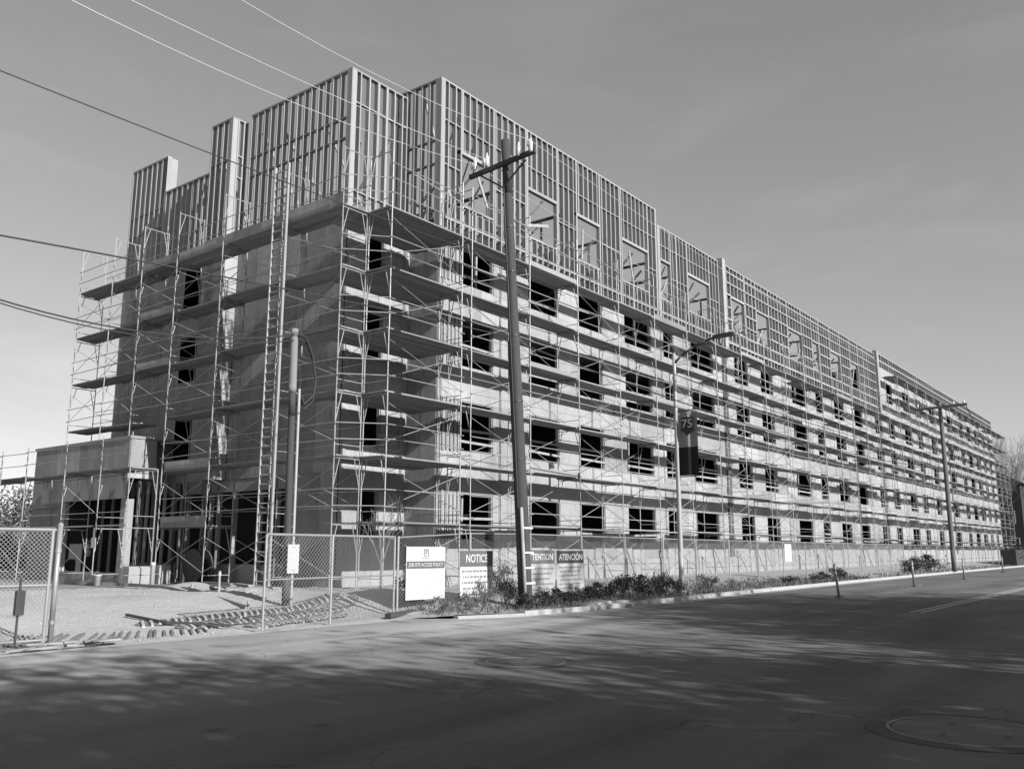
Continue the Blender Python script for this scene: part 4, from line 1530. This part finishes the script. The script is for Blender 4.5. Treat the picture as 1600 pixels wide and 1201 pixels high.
# sidewalk litter at the gate foot on the left
lg = thing('scrap_pile', (-11.4, -5.5, .03), 'scraps of board and plastic on the driveway edge at the left', 'scrap')
random.seed(77)
for k in range(14):
    a = random.uniform(-.3, .3); L = random.uniform(.2, .9)
    c = Vector((-11.4 + random.uniform(-1.6, 1.7), -5.42 + random.uniform(-.14, .3), .05 + random.uniform(0, .05)))
    dv = Vector((math.cos(a), math.sin(a), random.uniform(-.05, .05))) * L / 2
    MB().bar(c - dv, c + dv, random.uniform(.05, .14), .03).build('scrap', random.choice(('stud', 'pole', 'conc')), lg)

# manhole covers
def manhole(cx, cy, r, label):
    t = thing('manhole_cover', (cx, cy, 0), label, 'manhole', 'manhole covers in the road')
    def ring(r0, r1, z0, z1, name, m):
        b = MB(); n = 48
        for rr, zz in ((r0, z0), (r0, z1), (r1, z1), (r1, z0)):
            for i in range(n):
                a = 2 * math.pi * i / n
                b.v.append((cx + rr * math.cos(a), cy + rr * math.sin(a), zz))
        for k in range(3):
            for i in range(n):
                j = (i + 1) % n
                b.f.append((k*n+i, (k+1)*n+i, (k+1)*n+j, k*n+j))
        return b.build(name, m, t)
    ring(r * .80, r, .002, .006, 'collar', 'patch')
    ring(r * .755, r * .79, .003, .012, 'rim', 'ring')
    b = MB(); n = 40
    b.lathe((cx, cy, .002), [(r * .735, 0), (r * .735, .006), (r * .725, .008)], n)
    b.build('lid', 'lid', t)
    for a in (0.6, 2.7, 4.4):
        MB().box(cx + r * .4 * math.cos(a) - .04, cy + r * .4 * math.sin(a) - .02, .0105, cx + r * .4 * math.cos(a) + .04, cy + r * .4 * math.sin(a) + .02, .014).build('pick_hole', 'black', t)
manhole(-8.76, -18.68, .87, 'large round manhole cover with a pale rim in the near right corner of the road')
manhole(-7.15, -12.5, .74, 'smaller round manhole cover in the middle of the road, in broken sunlight')

# delineator posts in the lane
DEL = [((14.1, -10.3), (-.10, .02), 'grey lane post tilted most, closest of the four on the road'),
       ((25.85, -9.95), (-.05, 0), 'grey lane post second from the tilted one'),
       ((38.2, -9.65), (0.0, 0), 'grey lane post standing below the distant utility pole'),
       ((58.0, -8.5), (-.02, 0), 'farthest grey lane post near the dark hedge')]
for (x, y), (lx, ly), lab in DEL:
    t = thing('lane_post', (x, y, 0), lab, 'post', 'posts standing in the lane line')
    MB().tube((x, y, .03), (x + lx * 2.4, y + ly, 1.15), .045, 10).build('tube', 'delin', t, smooth=True)
    MB().lathe((x, y, 0), [(.2, 0), (.2, .03), (.07, .06)], 14).build('base', 'iron', t)
    for zz in (.8, .98):
        f = zz / 1.15
        MB().tube((x + lx * 2.4 * f, y + ly * f, zz), (x + lx * 2.4 * (f + .08), y + ly * (f + .08), zz + .09), .047, 10).build('reflective_band', 'white', t)

# ------------------------------------------------------------------ vegetation
def leaf_mesh(name, n, rx, ry, rz, size, m, seed, clumps=14, up=.0, tall=1.0):
    rr = np.random.RandomState(seed)
    cs = rr.normal(size=(clumps, 3))
    cs /= np.linalg.norm(cs, axis=1)[:, None]
    cs *= (rr.uniform(.25, 1.0, (clumps, 1)) ** .5)
    idx = rr.randint(0, clumps, n)
    pts = cs[idx] * .72 + rr.normal(size=(n, 3)) * np.array([1 / tall, 1 / tall, tall]) * rr.uniform(.10, .26, (clumps, 1))[idx]
    pts *= np.array([rx, ry, rz])
    pts[:, 2] = np.maximum(pts[:, 2], -rz * .97)
    d1 = rr.normal(size=(n, 3)); d1[:, 2] += up; d1 /= np.linalg.norm(d1, axis=1)[:, None]
    d2 = np.cross(d1, rr.normal(size=(n, 3))); d2 /= np.linalg.norm(d2, axis=1)[:, None]
    s = rr.uniform(.5, 1.25, (n, 1)) * size
    v = np.empty((n, 4, 3))
    v[:, 0] = pts - d1 * s
    v[:, 1] = pts - d2 * s * .42
    v[:, 2] = pts + d1 * s
    v[:, 3] = pts + d2 * s * .42
    me = bpy.data.meshes.new(name)
    me.from_pydata(v.reshape(-1, 3).tolist(), [], np.arange(n * 4).reshape(n, 4).tolist())
    me.materials.append(M[m])
    return me
SHR = [leaf_mesh('foliage', 900, .62, .5, .42, .045, 'leaf', 100 + i, 12, 1.2) for i in range(3)]
WEED = [leaf_mesh('foliage', 420, .55, .45, .34, .04, 'leaf_pale', 200 + i, 12, 2.2) for i in range(3)]
def stems(h, seed, spread=.5, n=14, m='bark'):
    rr = random.Random(seed)
    b = MB()
    for i in range(n):
        a = rr.uniform(0, 6.28); r = rr.uniform(.1, spread)
        b.tube((0, 0, 0), (r * math.cos(a), r * math.sin(a), h * rr.uniform(.6, 1.1)), .008, 3, .003, cap=False)
    return b.mesh('stems', m)
ST1 = stems(.75, 5); ST2 = stems(.7, 9, .55, 22, 'twig')
def shrub(x, y, s, dark, label, i, sz=None):
    z = ground_z(x, y)
    t = thing('shrub', (x, y, z), label, 'shrub', 'shrubs and weeds on the verge')
    sz = sz or s
    o = inst('foliage', (SHR if dark else WEED)[i % 3], t, (x, y, z + .36 * sz), i * 1.3)
    o.scale = (s, s, sz)
    o = inst('stems', ST1 if dark else ST2, t, (x, y, z), i * .7)
    o.scale = (s, s, sz)
SHRUBS = [
    (1.25, -5.6, .62, 1, 'dark weedy shrub in front of the NOTICE sign', 1.25),
    (1.05, -6.5, .85, 1, 'dark low shrub at the left foot of the leaning pole', .8),
    (2.35, -6.35, 1.0, 1, 'dark low shrub at the right foot of the leaning pole', .9),
    (3.3, -6.3, .7, 1, 'small dark shrub under the ATTENTION board', .6),
    (4.6, -5.9, 1.05, 1, 'dark spreading shrub under the left half of the ATENCION board', .8),
    (5.7, -5.75, 1.1, 1, 'dark spreading shrub right below the ATENCION board corner', .95),
    (6.8, -5.9, 1.2, 1, 'dense dark shrub just right of the four signs', 1.25),
    (7.9, -6.1, 1.25, 1, 'tallest dense dark shrub, midway from the signs to the lamp', 1.4),
    (9.0, -6.15, 1.1, 1, 'dense dark shrub hanging over the kerb left of the lamp', 1.25),
    (9.9, -5.6, .9, 0, 'feathery pale weed between the dark shrubs and the lamp', 1.5),
    (10.8, -5.9, .8, 1, 'rounded shrub close against the left of the lamp base', 1.0),
    (12.4, -5.8, .9, 0, 'pale scrubby weed just right of the lamp base', 1.2),
    (13.8, -5.6, .85, 1, 'grey green shrub one fence post right of the lamp', .9),
    (15.6, -5.7, .9, 0, 'low pale weed two posts right of the lamp', .8),
    (17.6, -5.6, 1.0, 0, 'low wide weed halfway along the sunny verge', .75),
    (20.0, -5.6, .9, 0, 'small weed near the tilted lane post', .7),
    (22.5, -5.55, 1.0, 1, 'small dark shrub left of the blank fence notice', .7),
    (26.5, -5.5, 1.2, 1, 'dark shrub below and right of the blank fence notice', .9),
    (29.5, -5.4, 1.2, 1, 'last dark shrub at the far end of the sunny verge', 1.1),
    (46.0, -5.0, 2.2, 1, 'distant dark bush left of the far utility pole', 1.5),
    (50.0, -5.0, 2.6, 1, 'distant taller dark bush touching the far utility pole', 1.9),
    (-1.4, -5.7, .9, 0, 'pale ragged weed under the job site access board', .8),
    (-.5, -5.8, .95, 0, 'pale ragged weed under the right corner of the access board', .9),
    (.2, -5.7, .8, 0, 'pale weed in the gap between the first two signs', 1.3),
    (-.9, -4.2, 1.0, 1, 'grey shrub behind the fence beside the dirt heap', 1.2),
    (2.9, -4.2, .9, 0, 'tall pale weed behind the fence, left of the leaning pole', 1.9),
]
for i, (x, y, s, dk, lab, sz) in enumerate(SHRUBS):
    shrub(x, y, s, dk, lab, i, sz * (.82 if x < 40 else 1))
# low ground cover on the verge
random.seed(50)
gc = MB()
for k in range(9000):
    x = random.uniform(-1.8, 34) if random.random() < .8 else random.uniform(34, 90)
    e = road_edge(x)
    y = e + .25 + abs(random.gauss(0, 1.1))
    if y > -3.2: continue
    z = ground_z(x, y); hgt = random.uniform(.05, .22); a = random.uniform(0, 6.28)
    w = random.uniform(.008, .02) * (1 if x < 20 else 2)
    dx, dy = math.cos(a) * w, math.sin(a) * w
    lx, ly = random.gauss(0, .06), random.gauss(0, .06)
    b0 = len(gc.v)
    gc.v += [(x - dx, y - dy, z - .01), (x + dx, y + dy, z - .01), (x + lx, y + ly, z + hgt)]
    gc.f.append((b0, b0 + 1, b0 + 2))
tag(gc.build('weeds', 'leaf_pale'), 'thin dry grass and weeds covering the verge', kind='stuff')

def branch_tree(seed, h, levels=5, r0=.16, spread=.55, m='twig', lean=0.0):
    rr = random.Random(seed)
    b = MB()
    def grow(p, d, L, r, lev):
        q = p + d * L
        b.tube(p, q, r, 5 if lev < 2 else 3, r * .7, cap=False)
        if lev >= levels: return
        n = rr.choice((2, 3, 3)) if lev > 0 else 4
        for i in range(n):
            v = Vector((rr.gauss(0, spread), rr.gauss(0, spread), rr.uniform(.1, .6)))
            nd = (d + v).normalized()
            grow(p.lerp(q, rr.uniform(.55, 1.0)), nd, L * rr.uniform(.6, .82), r * .6, lev + 1)
    grow(Vector((0, 0, 0)), Vector((lean, 0, 1)).normalized(), h * .32, r0, 0)
    return b
# bare sapling behind the access sign
t = thing('bare_sapling', (.2, -1.9, .4), 'twiggy bare sapling growing against the scaffold behind the access sign', 'tree')
b = branch_tree(12, 3.9, 4, .035, .45, 'twig')
o = bpy.data.objects.new('branches', b.mesh('branches', 'twig')); COL.objects.link(o); o.parent = t
# bare trees past the far end of the building
far = [(130, 4.5, 22, 'bare pale tree at the far end of the building, nearest the wall'),
       (138, 1.2, 20, 'bare pale tree at the right edge, in front of the others'),
       (150, 3.5, 25, 'tallest bare tree standing right behind the dark house'),
       (129, 16, 26, 'bare tree top showing just above the far roof line'),
       (146, 9.5, 27, 'bare tree farthest back beyond the building end')]
for i, (x, y, h, lab) in enumerate(far):
    t = thing('bare_tree', (x, y, .3), lab, 'tree', 'bare trees beyond the far end')
    b = branch_tree(40 + i, h, 7, .22, .5, 'twig')
    tr = MB(); tr.tube((0, 0, 0), (0, 0, h * .33), .25, 8, .2)
    o = bpy.data.objects.new('trunk', tr.mesh('trunk', 'bark')); COL.objects.link(o); o.parent = t
    o = bpy.data.objects.new('crown', b.mesh('crown', 'twig')); COL.objects.link(o); o.parent = t
# dark house and hedge at the far right
hs = thing('dark_house', (140, 6, .3), 'dark gabled house at the far right end of the street', 'house')
MB().box(134, .2, .2, 146, 13, 11.5).build('wall', 'darkhouse', hs)
b = MB()
b.v += [(133.4, -.4, 11.5), (146.6, -.4, 11.5), (146.6, 13.6, 11.5), (133.4, 13.6, 11.5), (133.4, 6.6, 15.5), (146.6, 6.6, 15.5)]
b.f += [(0, 1, 5, 4), (2, 3, 4, 5), (0, 4, 3), (1, 2, 5), (3, 2, 1, 0)]
b.build('roof', 'iron', hs)
for (y, z) in ((.9, 1.6), (3.2, 1.6), (1.2, 5.6), (3.6, 5.6)):
    w = MB().box(133.9, y, z, 133.985, y + 1.4, z + 1.9).build('window', 'white', hs)
    MB().box(133.86, y + .1, z + .1, 133.895, y + .66, z + 1.8).build('pane', 'darkhouse', w)
    MB().box(133.86, y + .74, z + .1, 133.895, y + 1.3, z + 1.8).build('pane', 'darkhouse', w)
hd = thing('hedge', (96, -4.9, .1), 'clipped dark hedge beside the road at the far right', 'hedge')
hm = leaf_mesh('foliage', 5000, 12.5, 1.3, 1.15, .14, 'leaf', 91, 90, .5)
o = bpy.data.objects.new('foliage', hm); COL.objects.link(o); o.parent = hd; o.location = (0, 0, 1.1)
MB().box(84.5, -5.6, .1, 107.5, -4.2, 1.7).build('inner_mass', 'leaf', hd)

# leafy trees
CRP = [leaf_mesh('crown', 5000, 1, 1, 1, .05, 'leaf_pale', 360, 40)]
def leafy_tree(name, x, y, h, seed, label, group, lf, n=4200, crown_w=.33, base=.35, zg=.1):
    t = thing(name, (x, y, zg), label, 'tree', group)
    tr = MB()
    rr = random.Random(seed)
    tr.tube((0, 0, 0), (0, 0, h * .45), h * .022, 10, h * .014)
    for i in range(16):
        a = rr.uniform(0, 6.28); z = h * rr.uniform(.22, .6)
        tr.tube((0, 0, z), (math.cos(a) * h * .22, math.sin(a) * h * .22, z + h * rr.uniform(.12, .3)), h * .009, 5, h * .003)
    o = bpy.data.objects.new('trunk', tr.mesh('trunk', 'bark')); COL.objects.link(o); o.parent = t
    o = bpy.data.objects.new('crown', lf); COL.objects.link(o); o.parent = t
    o.location = (0, 0, h * (base + (1 - base) / 2))
    o.scale = (h * crown_w, h * crown_w, h * (1 - base) / 2)
    o.rotation_euler = (0, 0, seed * 1.7)
    return t
CR = [leaf_mesh('crown', 7600, 1, 1, 1, .040, 'leaf', 300 + i, 52, tall=1.35) for i in range(3)]
CRT = [leaf_mesh('crown', 4000, 1, 1, 1, .042, 'leaf', 330 + i, 34, tall=1.5) for i in range(3)]
# left background, beyond the yard
for i, (x, y, h, lab) in enumerate([(18, 64, 7.6, 'dark rounded tree behind the yard at the left edge'),
                                    (24, 68, 6.4, 'hazy tree seen through the low scaffold on the left'),
                                    (22, 52, 5.2, 'low dark tree between the left scaffold and the entrance wing'),
                                    (7.4, 40, 3.3, 'dark clipped bush behind the open gate leaf'),
                                    (10.2, 39.5, 3.1, 'dark bush behind the gate post'),
                                    (5.0, 41, 3.4, 'dark bush at the far left edge behind the gate leaf')]):
    leafy_tree('background_tree', x, y, h, 5 + i, lab, 'trees behind the yard', CRP[0] if i < 3 else CR[i % 3], base=.02, crown_w=.55)
fb = thing('board_fence', (6, 42.5, .42), 'dark board fence at the back of the yard behind the gate', 'fence')
for k in range(46):
    MB().box(-4 + k * .62, 42.5, .42, -4 + k * .62 + .60, 42.54, 2.3).build('board', 'pole', fb)

# trees across the street, out of view, that shade the road
ACROSS = [(-20, -36, 14.9), (-16, -36.5, 14.5), (-12.5, -36, 13.9), (-8.3, -36, 13.3), (-3.6, -36.5, 14.3), (0.6, -36, 15.6), (4.4, -36.5, 17.8),
          (8.2, -36, 16.8), (12.2, -36, 14.8), (16.6, -36, 12.6), (20.5, -36, 9.9), (-26, -36, 14.5),
          (-14.6, -33, 13.4), (-18.4, -33.5, 13.9), (-22.5, -33, 13.8),
          (-24, -30, 12.0), (-19.8, -30.5, 11.8), (-16.2, -31.5, 11.4), (-12.4, -30.5, 11.2), (-7.0, -31, 9.6), (-1.5, -30.5, 9.2), (4.5, -31, 9.2), (10, -31.5, 9.6), (15, -31, 8.4), (7.5, -33.5, 13.0), (12.5, -33, 11.8), (2.0, -33.5, 12.0)]
for i, (x, y, h) in enumerate(ACROSS):
    leafy_tree('unseen_street_tree', x, y, h, 20 + i, 'leafy tree standing across the street behind the viewer', 'unseen trees across the street', (CRT if i > 21 or i in (4,) else CR)[i % 3], base=.12, crown_w=.27)
